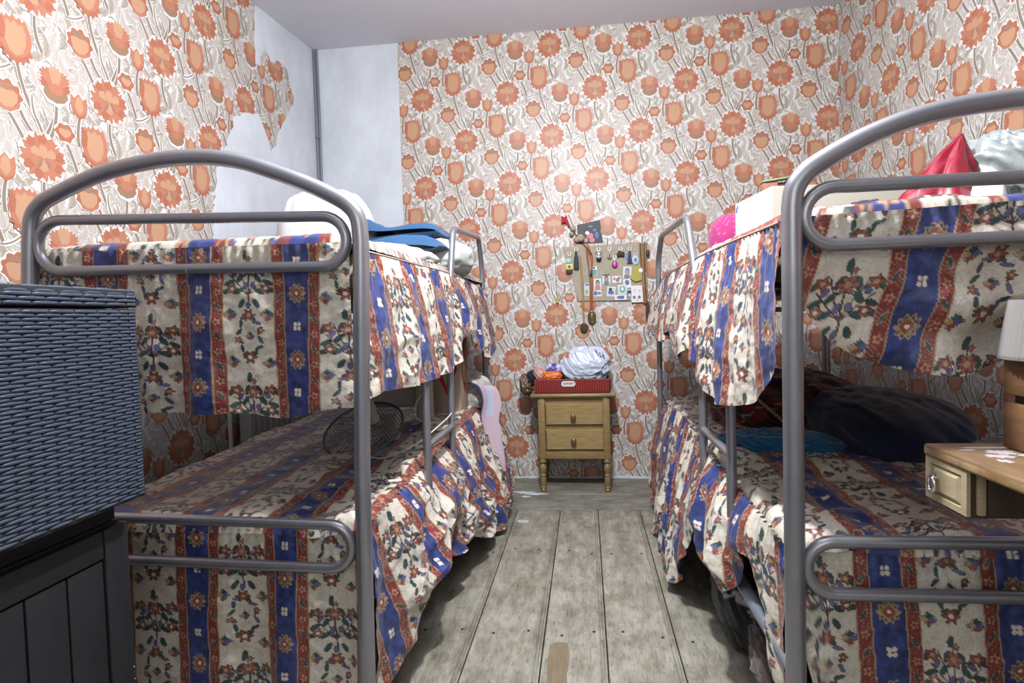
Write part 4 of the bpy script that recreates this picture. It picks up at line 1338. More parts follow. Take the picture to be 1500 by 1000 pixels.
soft('folded_sheet', lump((-0.79, 2.30, 1.318), (0.20, 0.34, 0.050), 0.8, 0.7, 0.05, 2.5, 3, crease=0.03), 'cotton', S(206, 205, 200),
     'white sheet folded under the plain blue blanket on the upper left bunk', 'sheet')
soft('pillow', lump((-0.70, 2.80, 1.365), (0.155, 0.24, 0.090), 0.75, 0.6, 0.05, 2.2, 6, crease=0.06, rot=-0.12), 'cotton', S(200, 207, 204),
     'crumpled white pillow leaning by the guard hoop of the upper left bunk', 'pillow', 'white pillows of the upper left bunk')
soft('pillow', lump((-1.20, 2.72, 1.44), (0.27, 0.13, 0.255), 0.62, 0.7, 0.05, 1.8, 9, crease=0.035, taper=0.25, flat=1.30), 'cotton', S(226, 227, 230),
     'smooth white pillow standing against the plastered wall under the left arch', 'pillow', 'white pillows of the upper left bunk')

# ---- on the upper right bunk
M['carton'] = mat('white_carton', S(204, 207, 214), 0.7)
M['carton_cream'] = mat('cream_carton', S(188, 183, 170), 0.75)
M['print_blue'] = mat('blue_carton_print', S(70, 100, 170), 0.7)
bx = root('carton', (0.87, 2.40, 1.29), 'white and cream carton on the upper right bunk', 'box')
A = Vector((0.654, 2.20)); e = Vector((0.99, 0.10)); g = Vector((-0.128, 0.99))
def carton_pt(u, v, z): p = A + e * u + g * v; return (p.x, p.y, z)
mb = MB()
c8 = [carton_pt(u, v, z) for z in (1.304, 1.508) for u, v in ((0, 0), (0.50, 0), (0.50, 0.34), (0, 0.34))]
mb.add(c8, [(0, 3, 2, 1), (4, 5, 6, 7), (0, 1, 5, 4), (1, 2, 6, 5), (2, 3, 7, 6), (3, 0, 4, 7)])
mb.m = [0, 1, 1, 1, 0, 0]
mb.build('box_body', [M['carton'], M['carton_cream']], bx, smooth=False)
mb = MB()
mb.prism([(0.012, 1.305), (0.016, 1.305), (0.016, 1.507), (0.012, 1.507)], lambda a, b, d: carton_pt(-d, a + 0.02, b), 0.0, 0.0008)
mb.build('tape_seam', M['carton_cream'], bx, smooth=False)
mb = MB()
rnd = random.Random(4)
for v0, z0 in ((0.03, 1.335), (0.05, 1.335), (0.07, 1.335), (0.18, 1.345), (0.185, 1.36), (0.27, 1.345), (0.29, 1.345), (0.31, 1.348), (0.32, 1.47), (0.31, 1.485)):
    w = rnd.uniform(0.006, 0.013); h = rnd.uniform(0.010, 0.022)
    MB().prism([(v0, z0), (v0 + w, z0 + 0.003), (v0 + w * 0.8, z0 + h), (v0 + 0.1 * w, z0 + h * 0.9)], lambda a, b, d: carton_pt(-d, a, b), 0.0, 0.0009).build('blue_mark', M['print_blue'], bx, smooth=False)

M['green_card'] = mat('mottled_green_card', S(150, 158, 118), 0.7, noise=(S(110, 124, 90), 40, 0.4, (1, 1, 1)))
M['red_card'] = mat('brown_red_card', S(150, 96, 82), 0.7)
kb_ = root('card_box', (0.71, 2.36, 1.508), 'small open green and reddish card box on top of the white carton', 'box')
MB().box((0.660, 2.33, 1.508), (0.712, 2.37, 1.545), 0, bev=0.001).build('red_side', M['red_card'], kb_)
MB().box((0.712, 2.345, 1.508), (0.752, 2.37, 1.548), 0, bev=0.001).build('dark_side', M['desk_dark'], kb_)
MB().box((-0.05, -0.022, -0.003), (0.055, 0.022, 0.003), 0, bev=0.001, rot=Matrix.Rotation(-0.12, 3, 'Y')).build('green_lid', M['green_card'], kb_).location = (0.0, 0.0, 0)
o = [x for x in kb_.children if x.name.startswith('green_lid')][0]
o.data.transform(Matrix.Translation(Vector((0.709, 2.352, 1.558)) ))
MB().box((0.750, 2.34, 1.508), (0.757, 2.38, 1.556), 0).build('green_end', M['green_card'], kb_)

soft('cushion', lump((0.635, 2.74, 1.385), (0.095, 0.10, 0.115), 0.9, 0.9, 0.04, 2, 4), 'quilt', S(214, 62, 140), 'bright pink rounded cushion peeking out behind the white carton', 'cushion',
     col_fn=lambda P: np.where((np.sin(P[..., 2:3] * 260) * np.sin(P[..., 0:1] * 300) > 0.75), np.array(S(190, 110, 150)), np.array(S(166, 46, 108))))

def cone_cloth():
    n, k = 80, 40
    a = np.linspace(0, 2 * PI, n, endpoint=False); t = np.linspace(0, 1, k)
    Tm, Am = np.meshgrid(t, a, indexing='ij')
    rxx = 0.135 * (1 - Tm) ** 0.92 + 0.004; ryy = 0.11 * (1 - Tm) + 0.004
    f = 1 + 0.16 * np.cos(5 * Am + 0.7 + 1.4 * Tm) * (1 - Tm * 0.6) + 0.12 * np.abs(np.cos(4.5 * Am + 3 * Tm)) + 0.10 * rnoise(np.cos(Am) * 2 + 4, np.sin(Am) * 2 + Tm * 2, 91)
    X = 1.005 + 0.082 * Tm ** 1.1 + rxx * np.cos(Am) * f
    Y = 1.90 + ryy * np.sin(Am) * f
    Z = 1.30 + 0.268 * Tm + 0.012 * fbm(Am * 2, Tm * 5, 3)
    return np.stack([X, Y, Z], -1)
soft('garment', cone_cloth(), 'satin', S(132, 16, 40), 'crimson cloth heaped to a point on the upper right bunk', 'cloth')
soft('pillow', lump((1.25, 1.96, 1.455), (0.145, 0.15, 0.115), 0.8, 0.75, 0.05, 2.2, 13, n=120, k=80, crease=0.17, rot=0.2, flat=1.29), 'satin', S(142, 148, 148), 'shiny silver satin pillow beside the crimson cloth on the upper right bunk', 'pillow')
soft('folded_sheet', lump((1.085, 1.78, 1.36), (0.04, 0.07, 0.085), 0.9, 0.9, 0.05, 2, 15, taper=0.4), 'cotton', S(240, 240, 240), 'white scrap of bedding between the crimson cloth and silver pillow', 'sheet')
soft('garment', lump((0.85, 1.95, 1.345), (0.07, 0.08, 0.055), 0.9, 0.9, 0.12, 3, 17), 'cotton', S(34, 34, 52), 'dark navy garment lying left of the crimson cloth on the upper right bunk', 'cloth')

# ---- on the lower right bunk
def tartan(P):
    x = P[..., 0] * 1.0 + P[..., 2] * 0.6; y = P[..., 1] * 0.9 + P[..., 2] * 0.9
    c = np.tile(np.array(S(112, 24, 30)), P.shape[:2] + (1,))
    a = x % 0.11; b = y % 0.11
    c[a < 0.030] = S(30, 20, 26); c[b < 0.030] = S(32, 20, 26)
    c[(a < 0.030) & (b < 0.030)] = S(14, 12, 18)
    c[np.abs(a - 0.055) < 0.0030] = S(24, 42, 44); c[np.abs(b - 0.07) < 0.0022] = S(170, 150, 130)
    return c
tb = root('tartan_blanket', (0.86, 2.66, 0.6), 'dark red tartan blanket heaped at the head of the lower right bunk', 'blanket')
P = lump((0.85, 2.72, 0.66), (0.30, 0.30, 0.150), 0.9, 0.8, 0.10, 2.2, 21, n=140, k=100, crease=0.10, flat=0.585)
grid_obj('blanket_body', P, M['quilt'], tb, tartan(P), wrap=True)
M['braid'] = mat('tan_braid', S(176, 146, 104), 0.8)
for pts in ([(0.655, 2.42, 0.735), (0.69, 2.40, 0.70), (0.735, 2.385, 0.655), (0.775, 2.37, 0.60)], [(0.57, 2.43, 0.63), (0.63, 2.39, 0.62), (0.70, 2.37, 0.605), (0.775, 2.36, 0.595)], [(0.83, 2.34, 0.63), (0.90, 2.33, 0.65), (0.98, 2.36, 0.66), (1.03, 2.40, 0.65)]):
    path = smooth_path(pts, 10)
    mb = MB().tube(path, 0.0035, 8)
    for i, p in enumerate(path[::2]):
        mb.ell((p.x, p.y, p.z), (0.007, 0.007, 0.007), 0, 8, 6)
    mb.build('braided_trim', M['braid'], tb)
soft('duvet', lump((1.04, 2.30, 0.645), (0.215, 0.36, 0.135), 0.85, 0.8, 0.08, 1.8, 25, n=110, k=70, crease=0.06, flat=0.59), 'quilt', S(17, 27, 60), 'dark navy duvet rolled up against the right wall on the lower bunk', 'duvet')
soft('towel', lump((0.655, 2.16, 0.618), (0.185, 0.10, 0.042), 0.9, 0.9, 0.14, 4.0, 27, n=110, k=60, crease=0.16, rot=-0.25, flat=0.585), 'quilt', S(22, 96, 140), 'crumpled teal blue towel in front of the tartan blanket', 'towel')

# ---- on the lower left bunk
fan = root('electric_fan', (-0.86, 2.25, 0.575), 'fan with an oval dark wire grille, lying on the lower left bunk', 'fan')
M['wire'] = mat('dark_wire', S(92, 92, 96), 0.4, 0.6)
mb = MB()
cx, cy, cz = -0.855, 2.20, 0.665
ux = Vector((0.150, 0.02, 0.022)); uz = Vector((0.008, 0.055, 0.092))
def gp(u, v, d=0.0): return Vector((cx, cy, cz)) + ux * u + uz * v + Vector((0.05, -0.85, 0.5)) * d
mb.tube([gp(math.cos(2 * PI * i / 48), math.sin(2 * PI * i / 48)) for i in range(48)], 0.005, 8, closed=True)
mb.build('grille_rim', M['wire'], fan)
mb = MB()
for i in range(-15, 16):
    c_ = i / 15.5
    for sg in (1, -1):
        # two families of slanted wires
        pts = []
        for j in range(-24, 25):
            s_ = j / 24 * 1.4
            u = c_ * 1.35 + s_ * 0.55 * sg; v = s_
            if u * u + v * v < 0.985: pts.append(gp(u, v, 0.022 * (1 - u * u - v * v)))
        if len(pts) > 2: mb.tube(pts, 0.0013, 4, cap=False)
mb.build('wire_mesh', M['wire'], fan)
M['pale_plastic'] = mat('pale_grey_plastic', S(196, 190, 180), 0.45)
mb = MB().box((-0.052, -0.03, -0.055), (0.0, 0.03, 0.055), 0, bev=0.008, rot=Matrix.Rotation(-0.3, 3, 'Y'))
mb.v = [(x - 0.795, y + 2.16, z + 0.745) for x, y, z in mb.v]
mb.build('motor_bracket', M['pale_plastic'], fan)
mb = MB().box((-0.83, 2.34, 0.59), (-0.77, 2.40, 0.70), 0, bev=0.01)
mb.build('stand', M['pale_plastic'], fan)

ap = root('appliance', (-0.80, 2.86, 0.59), 'pale plastic upright appliance behind the fan on the lower left bunk', 'appliance')
MB().lathe([(0.038, 0.588), (0.042, 0.60), (0.040, 0.90), (0.036, 0.91)], (-0.775, 2.80, 0), 24).build('column', M['pale_plastic'], ap)
MB().box((-1.06, 2.80, 0.66), (-0.80, 2.88, 0.76), 0, bev=0.015).build('body', M['pale_plastic'], ap)
for z in (0.66, 0.72):
    MB().ell((-0.765, 2.7605, z), (0.005, 0.003, 0.007), 0, 8, 6).build('socket_hole', M['black'], ap)

M['kraft'] = mat('kraft_cardboard', S(190, 170, 146), 0.8)
M['red_print'] = mat('red_box_print', S(190, 40, 62), 0.6)
cb = root('cardboard_box', (-0.70, 3.02, 0.6), 'tall cardboard box with a red diamond print standing on the lower left bunk', 'box')
MB().box((-0.77, 2.93, 0.592), (-0.625, 3.12, 0.98), 0, bev=0.002).build('box_body', M['kraft'], cb)
mb = MB()
dmd = lambda r: [(3.02 + r * 0.55 * math.cos(PI / 2 * i), 0.83 + r * math.sin(PI / 2 * i)) for i in range(4)]
for (a0, a1) in ((0, 1), (1, 2), (2, 3), (3, 0)):
    o_, i_ = dmd(0.13), dmd(0.085)
    mb.prism([o_[a0], o_[a1], i_[a1], i_[a0]], lambda p, q, d: (-0.625 + d, p, q), 0.0, 0.001)
    o2 = [(-0.6975 + (p - 3.02) * 0.8, q) for p, q in o_]; i2 = [(-0.6975 + (p - 3.02) * 0.8, q) for p, q in i_]
    mb.prism([o2[a0], o2[a1], i2[a1], i2[a0]], lambda p, q, d: (p, 2.93 - d, q), 0.0, 0.001)
mb.build('diamond_print', M['red_print'], cb, smooth=False)

gp_ = soft('pillow', lump((-0.635, 3.20, 0.680), (0.115, 0.10, 0.095), 0.7, 0.6, 0.04, 2, 31, crease=0.03, flat=0.6), 'cotton', S(150, 144, 140), 'grey patterned pillow beyond the cardboard box on the lower left bunk', 'pillow',
     col_fn=lambda P: np.where(np.sin(P[..., 0:1] * 90 + 3 * np.sin(P[..., 2:3] * 50)) > 0.3, np.array(S(214, 208, 204)), np.array(S(180, 174, 170))))
# pink and lilac trimmed throw over the bed edge
def throw():
    n, k = 60, 24
    pts = smooth_path([(-0.62, 3.13, 0.70), (-0.575, 3.12, 0.735), (-0.525, 3.12, 0.715), (-0.505, 3.12, 0.64), (-0.515, 3.10, 0.56), (-0.500, 3.09, 0.47), (-0.475, 3.08, 0.36), (-0.462, 3.08, 0.29)], 9)
    P = np.zeros((len(pts), k, 3)); C = np.zeros((len(pts), k, 3))
    for i, p in enumerate(pts):
        t = i / (len(pts) - 1)
        w = 0.10 * (1 - 0.55 * t)
        for j in range(k):
            s = j / (k - 1)
            P[i, j] = (p.x + (s - 0.5) * 1.25 * w + 0.010 * math.sin(s * 5 + t * 4), p.y - 0.03 + (s - 0.5) * 1.0 * w, p.z + 0.012 * math.sin(s * 4 + 1))
            C[i, j] = S(186, 164, 176) if s > 0.12 else S(40, 44, 84)
            if 0.45 < s < 0.75 and t < 0.55: C[i, j] = S(170, 180, 202)
    return P, C
P, C_ = throw()
o = grid_obj('throw', P, M['cotton'], None, C_)
tag(o, 'pink and pale blue striped throw hanging over the far corner of the lower left bunk', 'throw')

mb = MB()
mb.tube(smooth_path([(-0.80, 2.10, 0.585), (-0.72, 2.06, 0.59), (-0.62, 2.10, 0.63), (-0.56, 2.3, 0.68), (-0.545, 2.36, 0.70)], 8), 0.0028, 8)
mb.tube(smooth_path([(-0.66, 2.46, 0.80), (-0.70, 2.40, 0.74), (-0.69, 2.36, 0.68), (-0.62, 2.40, 0.655), (-0.57, 2.48, 0.66)], 8), 0.0028, 8)
tag(mb.build('cable', M['wire_white']), 'thin white cables looping from the fan past the left ladder', 'cable')
mb = MB().box((-0.02, -0.012, -0.0015), (0.02, 0.012, 0.0015), 0, bev=0.001, rot=Matrix.Rotation(0.3, 3, 'Z'))
mb.v = [(x - 0.60, y + 1.79, z + 0.583) for x, y, z in mb.v]
tag(mb.build('paper_tag', M['carton']), 'small white tag lying at the edge of the lower left bunk', 'tag')

# ---- under the right bed
soft('bundle', lump((0.50, 2.05, 0.115), (0.085, 0.20, 0.115), 0.8, 0.8, 0.10, 3, 41, crease=0.10, flat=0.0), 'cotton', S(20, 20, 24), 'black and white bag stuffed under the right bunk by the ladder', 'bag',
     col_fn=lambda P: np.where((np.abs(fbm(P[..., 1:2] * 9, P[..., 2:3] * 9, 4)) < 0.07), np.array(S(190, 192, 200)), np.array(S(20, 20, 24))))
soft('bundle', lump((0.53, 1.62, 0.12), (0.095, 0.20, 0.12), 0.85, 0.85, 0.12, 4, 43, crease=0.14, flat=0.0), 'quilt', S(70, 54, 50), 'dark brown fuzzy bundle under the side rail of the right bunk', 'bundle')

# ---- on the nightstand
M['red_box'] = mat('red_ribbed_card', S(146, 36, 34), 0.4, coat=0.3)
M['red_box_dark'] = mat('dark_red_groove', S(96, 22, 24), 0.5)
M['label'] = mat('white_label', S(226, 222, 220), 0.5)
M['ink'] = mat('black_ink', S(30, 26, 28), 0.6)
tray = root('gift_box', (-0.0925, 3.79, 0.606), 'red ribbed open box with a white label on top of the pine nightstand', 'box')
x0, x1, y0, y1, z0, z1 = -0.322, 0.137, 3.665, 3.915, 0.606, 0.692
mb = MB()
t = 0.006
for lo, hi in (((x0, y0, z0), (x1, y0 + t, z1)), ((x0, y1 - t, z0), (x1, y1, z1)), ((x0, y0, z0), (x0 + t, y1, z1)), ((x1 - t, y0, z0), (x1, y1, z1)), ((x0, y0, z0), (x1, y1, z0 + 0.004))):
    mb.box(lo, hi, 1)
mb.build('box_walls', [M['red_box'], M['red_box_dark']], tray, smooth=False)
mb = MB()
n = 31
for i in range(n):
    a = x0 + (x1 - x0) * i / n
    mb.box((a + 0.0012, y0 - 0.0035, z0 + 0.003), (a + (x1 - x0) / n * 0.72, y0 + 0.001, z1 - 0.004), 0, bev=0.0012, seg=1)
mb.build('ribbing', M['red_box'], tray)
mb = MB().box((x0 - 0.001, y0 - 0.004, z1 - 0.005), (x1 + 0.001, y0 + 0.004, z1), 0, bev=0.001)
mb.build('rim', M['red_card'], tray)
mb = MB()
lc = (-0.113, 0.664); hw, hh = 0.043, 0.0165
cap = [(lc[0] + hw - hh + hh * math.cos(a), lc[1] + hh * math.sin(a)) for a in np.linspace(-PI / 2, PI / 2, 12)] + [(lc[0] - hw + hh + hh * math.cos(a), lc[1] + hh * math.sin(a)) for a in np.linspace(PI / 2, 3 * PI / 2, 12)]
mb.prism(cap, lambda p, q, d: (p, y0 - d, q), 0.003, 0.0062)
lb = mb.build('label_plate', M['label'], tray, smooth=False)
cu = bpy.data.curves.new('lettering', 'FONT')
cu.body = 'KAPORT'; cu.size = 0.0165; cu.align_x = 'CENTER'; cu.extrude = 0.0004; cu.offset = 0.0004
cu.materials.append(M['ink'])
tmp = bpy.data.objects.new('lettering', cu)
COL.objects.link(tmp)
bpy.context.view_layer.update()
tme = bpy.data.meshes.new_from_object(tmp.evaluated_get(bpy.context.evaluated_depsgraph_get()))
bpy.data.objects.remove(tmp); bpy.data.curves.remove(cu)
tme.transform(Matrix.Translation(Vector((lc[0], y0 - 0.0066, lc[1] - 0.0045)) - ROOTLOC(tray)) @ Matrix.Rotation(PI / 2, 4, 'X'))
tme.name = 'lettering'
to = bpy.data.objects.new('lettering', tme)
COL.objects.link(to); to.parent = lb

def bag_col(P):
    c = np.tile(np.array(S(206, 216, 232)), P.shape[:2] + (1,))
    x, z = P[..., 0], P[..., 2]
    for k in range(3):
        m_ = (np.abs((x - 0.065 - 0.022 * k) + 0.35 * (z - 0.84 + 0.014 * k)) < 0.005) & (z > 0.825 - 0.010 * k) & (z < 0.862 - 0.014 * k) & (P[..., 1] < 3.80)
        c[m_] = S(70, 90, 130)
    m_ = (np.hypot((x + 0.115) / 0.9, z - 0.835) < 0.017) & (P[..., 1] < 3.79)
    c[m_] = S(214, 110, 96)
    return c
soft('plastic_bag', lump((-0.012, 3.795, 0.765), (0.150, 0.105, 0.115), 0.9, 0.85, 0.10, 2.4, 51, n=160, k=110, crease=0.10, rot=0.05, lean=(0.012, 0.0)), 'plastic_bag', S(206, 216, 232),
     'pale blue-white plastic carrier bag bundled in the red box', 'bag', col_fn=bag_col)
soft('snack_packet', lump((-0.215, 3.72, 0.708), (0.062, 0.045, 0.028), 0.8, 0.7, 0.10, 3, 53, crease=0.12, rot=0.1), 'plastic_bag', S(226, 110, 40), 'shiny orange packet in the red box, left of the plastic bag', 'packet', 'packets in the red box')
soft('snack_packet', lump((-0.200, 3.775, 0.748), (0.055, 0.045, 0.030), 0.8, 0.7, 0.12, 3, 55, crease=0.14), 'plastic_bag', S(120, 110, 190), 'shiny purple and silver packet lying on the orange packet', 'packet', 'packets in the red box',
     col_fn=lambda P: np.where(fbm(P[..., 0:1] * 40, P[..., 2:3] * 40, 6) > 0.05, np.array(S(196, 200, 226)), np.array(S(84, 62, 160))))
soft('snack_packet', lump((-0.275, 3.73, 0.715), (0.040, 0.040, 0.040), 0.9, 0.9, 0.12, 3, 57, crease=0.1, lean=(-0.02, 0)), 'plastic_bag', S(206, 150, 140), 'pinkish packet at the left end of the red box', 'packet', 'packets in the red box')
soft('cloth_scrap', lump((-0.340, 3.80, 0.690), (0.040, 0.06, 0.045), 0.9, 0.9, 0.15, 3, 59, crease=0.15), 'cotton', S(26, 22, 34), 'black cloth hanging over the left end of the red box', 'cloth')
soft('paper_bag', lump((-0.378, 3.80, 0.650), (0.036, 0.06, 0.062), 0.8, 0.8, 0.16, 3, 61, crease=0.2, lean=(-0.012, 0)), 'plastic_bag', S(120, 96, 72), 'crumpled brown bag sticking out left of the red box on the nightstand', 'bag')

# white plaster splashes on the boards
mb = MB()
for cx, cy, a, b_, sd in ((-0.395, 3.625, 0.055, 0.022, 1), (-0.33, 3.60, 0.06, 0.018, 2), (-0.45, 3.64, 0.03, 0.010, 3), (-0.375, 3.545, 0.025, 0.012, 4), (-0.63, 3.80, 0.03, 0.012, 5)):
    mb.prism(blob(cx, cy, a, b_, 26, sd, 0.4), lambda p, q, d: (p, q, d), 0.0, 0.0035)
tag(mb.build('plaster_splash', M['white'], smooth=False), 'white dried plaster splashes on the boards left of the nightstand', 'plaster', kind='stuff')
mb = MB()
mb.tube([(-0.352 + 0.028 * math.cos(2 * PI * i / 16), 3.105 + 0.014 * math.sin(2 * PI * i / 16), 0.003) for i in range(16)], 0.0035, 6, closed=True)
tag(mb.build('plaster_ring', M['white']), 'small white ring mark on the floor planks ahead of the nightstand', 'plaster')
# ------------------------------------------------------------------ pin board and what hangs on it
YW = YB - 0.002
def bp(i, j):
    """drawing grid of the pin board (one step is about 4.5 mm) -> wall x, z"""
    return (-0.138 + (i - 824) * 0.004385, 1.526 - (j - 362) * 0.00463 - (i - 824) * 0.00018)
M['board'] = mat('grey_beige_board', S(178, 168, 150), 0.85, noise=(S(164, 154, 138), 40, 0.2, (1, 1, 1)))
M['board_edge'] = mat('dark_board_edge', S(66, 58, 50), 0.8)
mb = MB()
poly = [bp(*p) for p in ((824, 362), (846, 437.5), (940, 436), (946, 356))]
n = len(poly)
mb.prism(poly, lambda a, b, d: (a, YW - d, b), 0.0, 0.014, 0)
for q in range(2, 2 + n): mb.m[q] = 1  # side faces coloured dark to stand in for shadow along the bottom edge
tag(mb.build('pin_board', [M['board'], M['board_edge']], smooth=False), 'slanted grey-beige pin board on the papered wall above the nightstand', 'pin board')
YP = YW - 0.0155

def pm(name, rgb, rough=0.5, metal=0.0): return mat(name, S(*rgb), rough, metal)
K = {'grey': pm('photo_grey', (120, 122, 130)), 'dark': pm('photo_dark', (44, 44, 52)), 'skin': pm('photo_skin', (186, 150, 132)), 'blue': pm('photo_blue', (74, 112, 160)), 'teal': pm('photo_teal', (70, 160, 150)),
     'green': pm('photo_green', (150, 176, 70)), 'purple': pm('photo_purple', (104, 70, 160)), 'white': pm('photo_paper', (232, 232, 234)), 'pink': pm('photo_pink', (206, 120, 130)), 'pale': pm('photo_pale', (196, 208, 214))}

def photo(i0, j0, i1, j1, shapes, label, tilt=0.0, lift=0.0):
    """small print pinned to the board; shapes = (kind, u, v, ru, rv, colour) in 0..1 of the print"""
    a = bp(i0, j1); b = bp(i1, j0)
    cx, cz = (a[0] + b[0]) / 2, (a[1] + b[1]) / 2
    w, h = b[0] - a[0], b[1] - a[1]
    ct, st = math.cos(tilt), math.sin(tilt)
    def fn(u, v, d):
        x = (u - 0.5) * w; z = (v - 0.5) * h
        return (cx + x * ct - z * st, YP - lift - d, cz + x * st + z * ct)
    t = root('photo_print', (cx, YP, cz - h / 2), label, 'photo', 'small prints on the pin board')
    MB().prism([(0, 0), (1, 0), (1, 1), (0, 1)], fn, 0.0, 0.0012).build('paper', K['white'], t, smooth=False)
    groups = {}
    for lv, (kd, u, v, ru, rv, c) in enumerate(shapes):
        if kd == 'r': p = [(u - ru, v - rv), (u + ru, v - rv), (u + ru, v + rv), (u - ru, v + rv)]
        else: p = [(u + ru * math.cos(2 * PI * q / 14), v + rv * math.sin(2 * PI * q / 14)) for q in range(14)]
        m = groups.setdefault('m', MB())
        cols = list(K)
        m.prism(p, fn, 0.0011, 0.0016 + 0.0003 * lv, cols.index(c))
    if groups:
        groups['m'].build('picture', [K[c] for c in K], t, smooth=False)
    return t
port = lambda bg, hair, face, coat: [('r', .5, .5, .42, .44, bg), ('e', .5, .15, .36, .22, coat), ('e', .5, .58, .25, .30, hair), ('e', .5, .52, .19, .22, face)]
photo(867, 389, 874, 402, [('r', .5, .35, .4, .3, 'teal'), ('e', .4, .85, .25, .12, 'purple')], 'small teal and purple sticker right of the twin cords')
photo(855, 413, 863, 430, [('r', .5, .5, .42, .45, 'pale'), ('e', .4, .3, .25, .2, 'green'), ('r', .5, .9, .4, .06, 'blue')], 'small green and pale print low on the left of the pin board')
photo(869, 406, 880, 421, port('pale', 'dark', 'skin', 'pink'), 'portrait print with dark hair and a pink collar, below the teal sticker')
photo(868, 422, 880, 431, [('r', .25, .5, .2, .35, 'blue'), ('e', .6, .5, .12, .3, 'grey'), ('e', .82, .5, .1, .3, 'grey')], 'low strip print at the bottom, right of the twin cords')
photo(882, 400, 893, 414, port('pale', 'dark', 'skin', 'grey') + [('r', .5, .94, .48, .06, 'dark')], 'portrait print with a dark top edge at the middle of the board')
photo(896, 402, 909, 412, [('e', .25, .6, .15, .25, 'pink'), ('e', .6, .4, .2, .3, 'grey'), ('e', .8, .7, .12, .2, 'grey')], 'pale group print right of the dark-edged portrait', 0.05)
photo(888, 417, 900, 431, [('r', .5, .5, .42, .42, 'pale'), ('e', .5, .4, .38, .2, 'blue'), ('e', .4, .7, .2, .2, 'dark')], 'blue landscape print near the bottom middle of the board', -0.1)
photo(912, 389, 924, 406, port('pale', 'blue', 'skin', 'grey'), 'bluish portrait print under the blue charm', -0.08)
photo(904, 414, 917, 428, [('r', .5, .5, .44, .44, 'pale'), ('e', .5, .5, .3, .32, 'teal'), ('e', .5, .55, .16, .2, 'white')], 'pale green print among the lower prints', 0.06, 0.002)
photo(899, 428, 916, 436, [('e', .3, .5, .12, .3, 'grey'), ('r', .6, .5, .2, .3, 'blue')], 'narrow pale print at the very bottom of the board', 0.0, 0.003)
photo(912, 406, 923, 419, [('e', .5, .6, .3, .3, 'grey'), ('e', .55, .5, .2, .2, 'blue')], 'grey and blue print just above the dark print', 0.1, 0.001)
photo(916, 421, 926, 434, [('r', .5, .5, .45, .45, 'grey'), ('e', .5, .6, .25, .3, 'dark'), ('e', .45, .4, .2, .2, 'pale')], 'dark grey print beside the big white sheet', 0.0, 0.003)
photo(923, 415, 940, 439, [('e', .25, .30, .13, .10, 'grey'), ('e', .68, .30, .13, .10, 'grey'), ('e', .3, .72, .1, .08, 'pale'), ('e', .7, .68, .1, .08, 'pale'), ('e', .5, .12, .08, .03, 'pink')], 'big white sheet of small photos at the lower right corner', 0.0, 0.004)

M['brass'] = mat('old_brass', S(120, 104, 74), 0.35, 0.8)
M['olive'] = mat('olive_cloth', S(176, 168, 84), 0.8)
M['magenta'] = mat('magenta_enamel', S(214, 50, 190), 0.35)
M['tag_green'] = mat('lime_tag', S(196, 206, 120), 0.5)
M['mint'] = mat('mint_plastic', S(150, 196, 180), 0.4)
M['slate_tassel'] = mat('slate_tassel', S(58, 66, 84), 0.8)
M['leather'] = mat('tan_leather_cord', S(172, 124, 80), 0.6)
M['red_felt'] = mat('red_felt', S(176, 30, 60), 0.8)
M['steel_blue'] = mat('blue_plastic', S(80, 130, 200), 0.4)

def keyring(i, j, label, charm, chain=0):
    x, z = bp(i, j)
    t = root('keychain', (x, YP, z - 0.1), label, 'keychain', 'keychains on the pin board')
    mb = MB().tube([(x + 0.010 * math.cos(2 * PI * q / 16), YP - 0.004, z - 0.010 + 0.012 * math.sin(2 * PI * q / 16)) for q in range(16)], 0.0016, 6, closed=True)
    mb.ell((x, YP - 0.004, z + 0.004), (0.004, 0.004, 0.004), 0, 8, 6)
    mb.build('ring', M['chrome'], t)
    zc = z - 0.022
    if chain:
        mb = MB()
        for q in range(chain):
            mb.ell((x + 0.001 * (-1) ** q, YP - 0.004, zc - 0.006 * q), (0.0028, 0.002, 0.0042), 0, 8, 6)
        mb.build('chain', M['chrome'], t)
        zc -= 0.006 * chain
    charm(t, x, zc)
    return t
def c_tag(t, x, z):
    MB().box((x - 0.024, YP - 0.012, z - 0.052), (x + 0.012, YP - 0.002, z - 0.020), 0, bev=0.004).build('mint_case', M['mint'], t)
    MB().box((x - 0.026, YP - 0.014, z - 0.094), (x + 0.022, YP - 0.002, z - 0.054), 0, bev=0.003).build('lime_tag', M['tag_green'], t)
    MB().ell((x - 0.002, YP - 0.014, z - 0.074), (0.008, 0.002, 0.010), 0, 12, 8).build('emblem', M['red_felt'], t)
    MB().box((x - 0.024, YP - 0.013, z - 0.118), (x + 0.018, YP - 0.002, z - 0.095), 0, bev=0.002).build('dark_base', M['board_edge'], t)
def c_tassel(t, x, z):
    MB().lathe([(0.016, z - 0.115), (0.0165, z - 0.10), (0.014, z - 0.04), (0.009, z - 0.03), (0.008, z - 0.01), (0.004, z)], (x, YP - 0.012, 0), 14).build('tassel', M['slate_tassel'], t)
def c_ball(t, x, z):
    MB().ell((x, YP - 0.016, z - 0.018), (0.019, 0.015, 0.019), 0, 16, 10).build('head', K['white'], t)
    for s_ in (-1, 1):
        MB().ell((x + 0.008 * s_, YP - 0.030, z - 0.015), (0.005, 0.003, 0.006), 0, 8, 6).build('spot', M['black'], t)
        MB().ell((x + 0.015 * s_, YP - 0.014, z - 0.002), (0.006, 0.005, 0.006), 0, 8, 6).build('ear', M['black'], t)
    MB().ell((x, YP - 0.014, z - 0.042), (0.017, 0.012, 0.014), 0, 12, 8).build('body', M['black'], t)
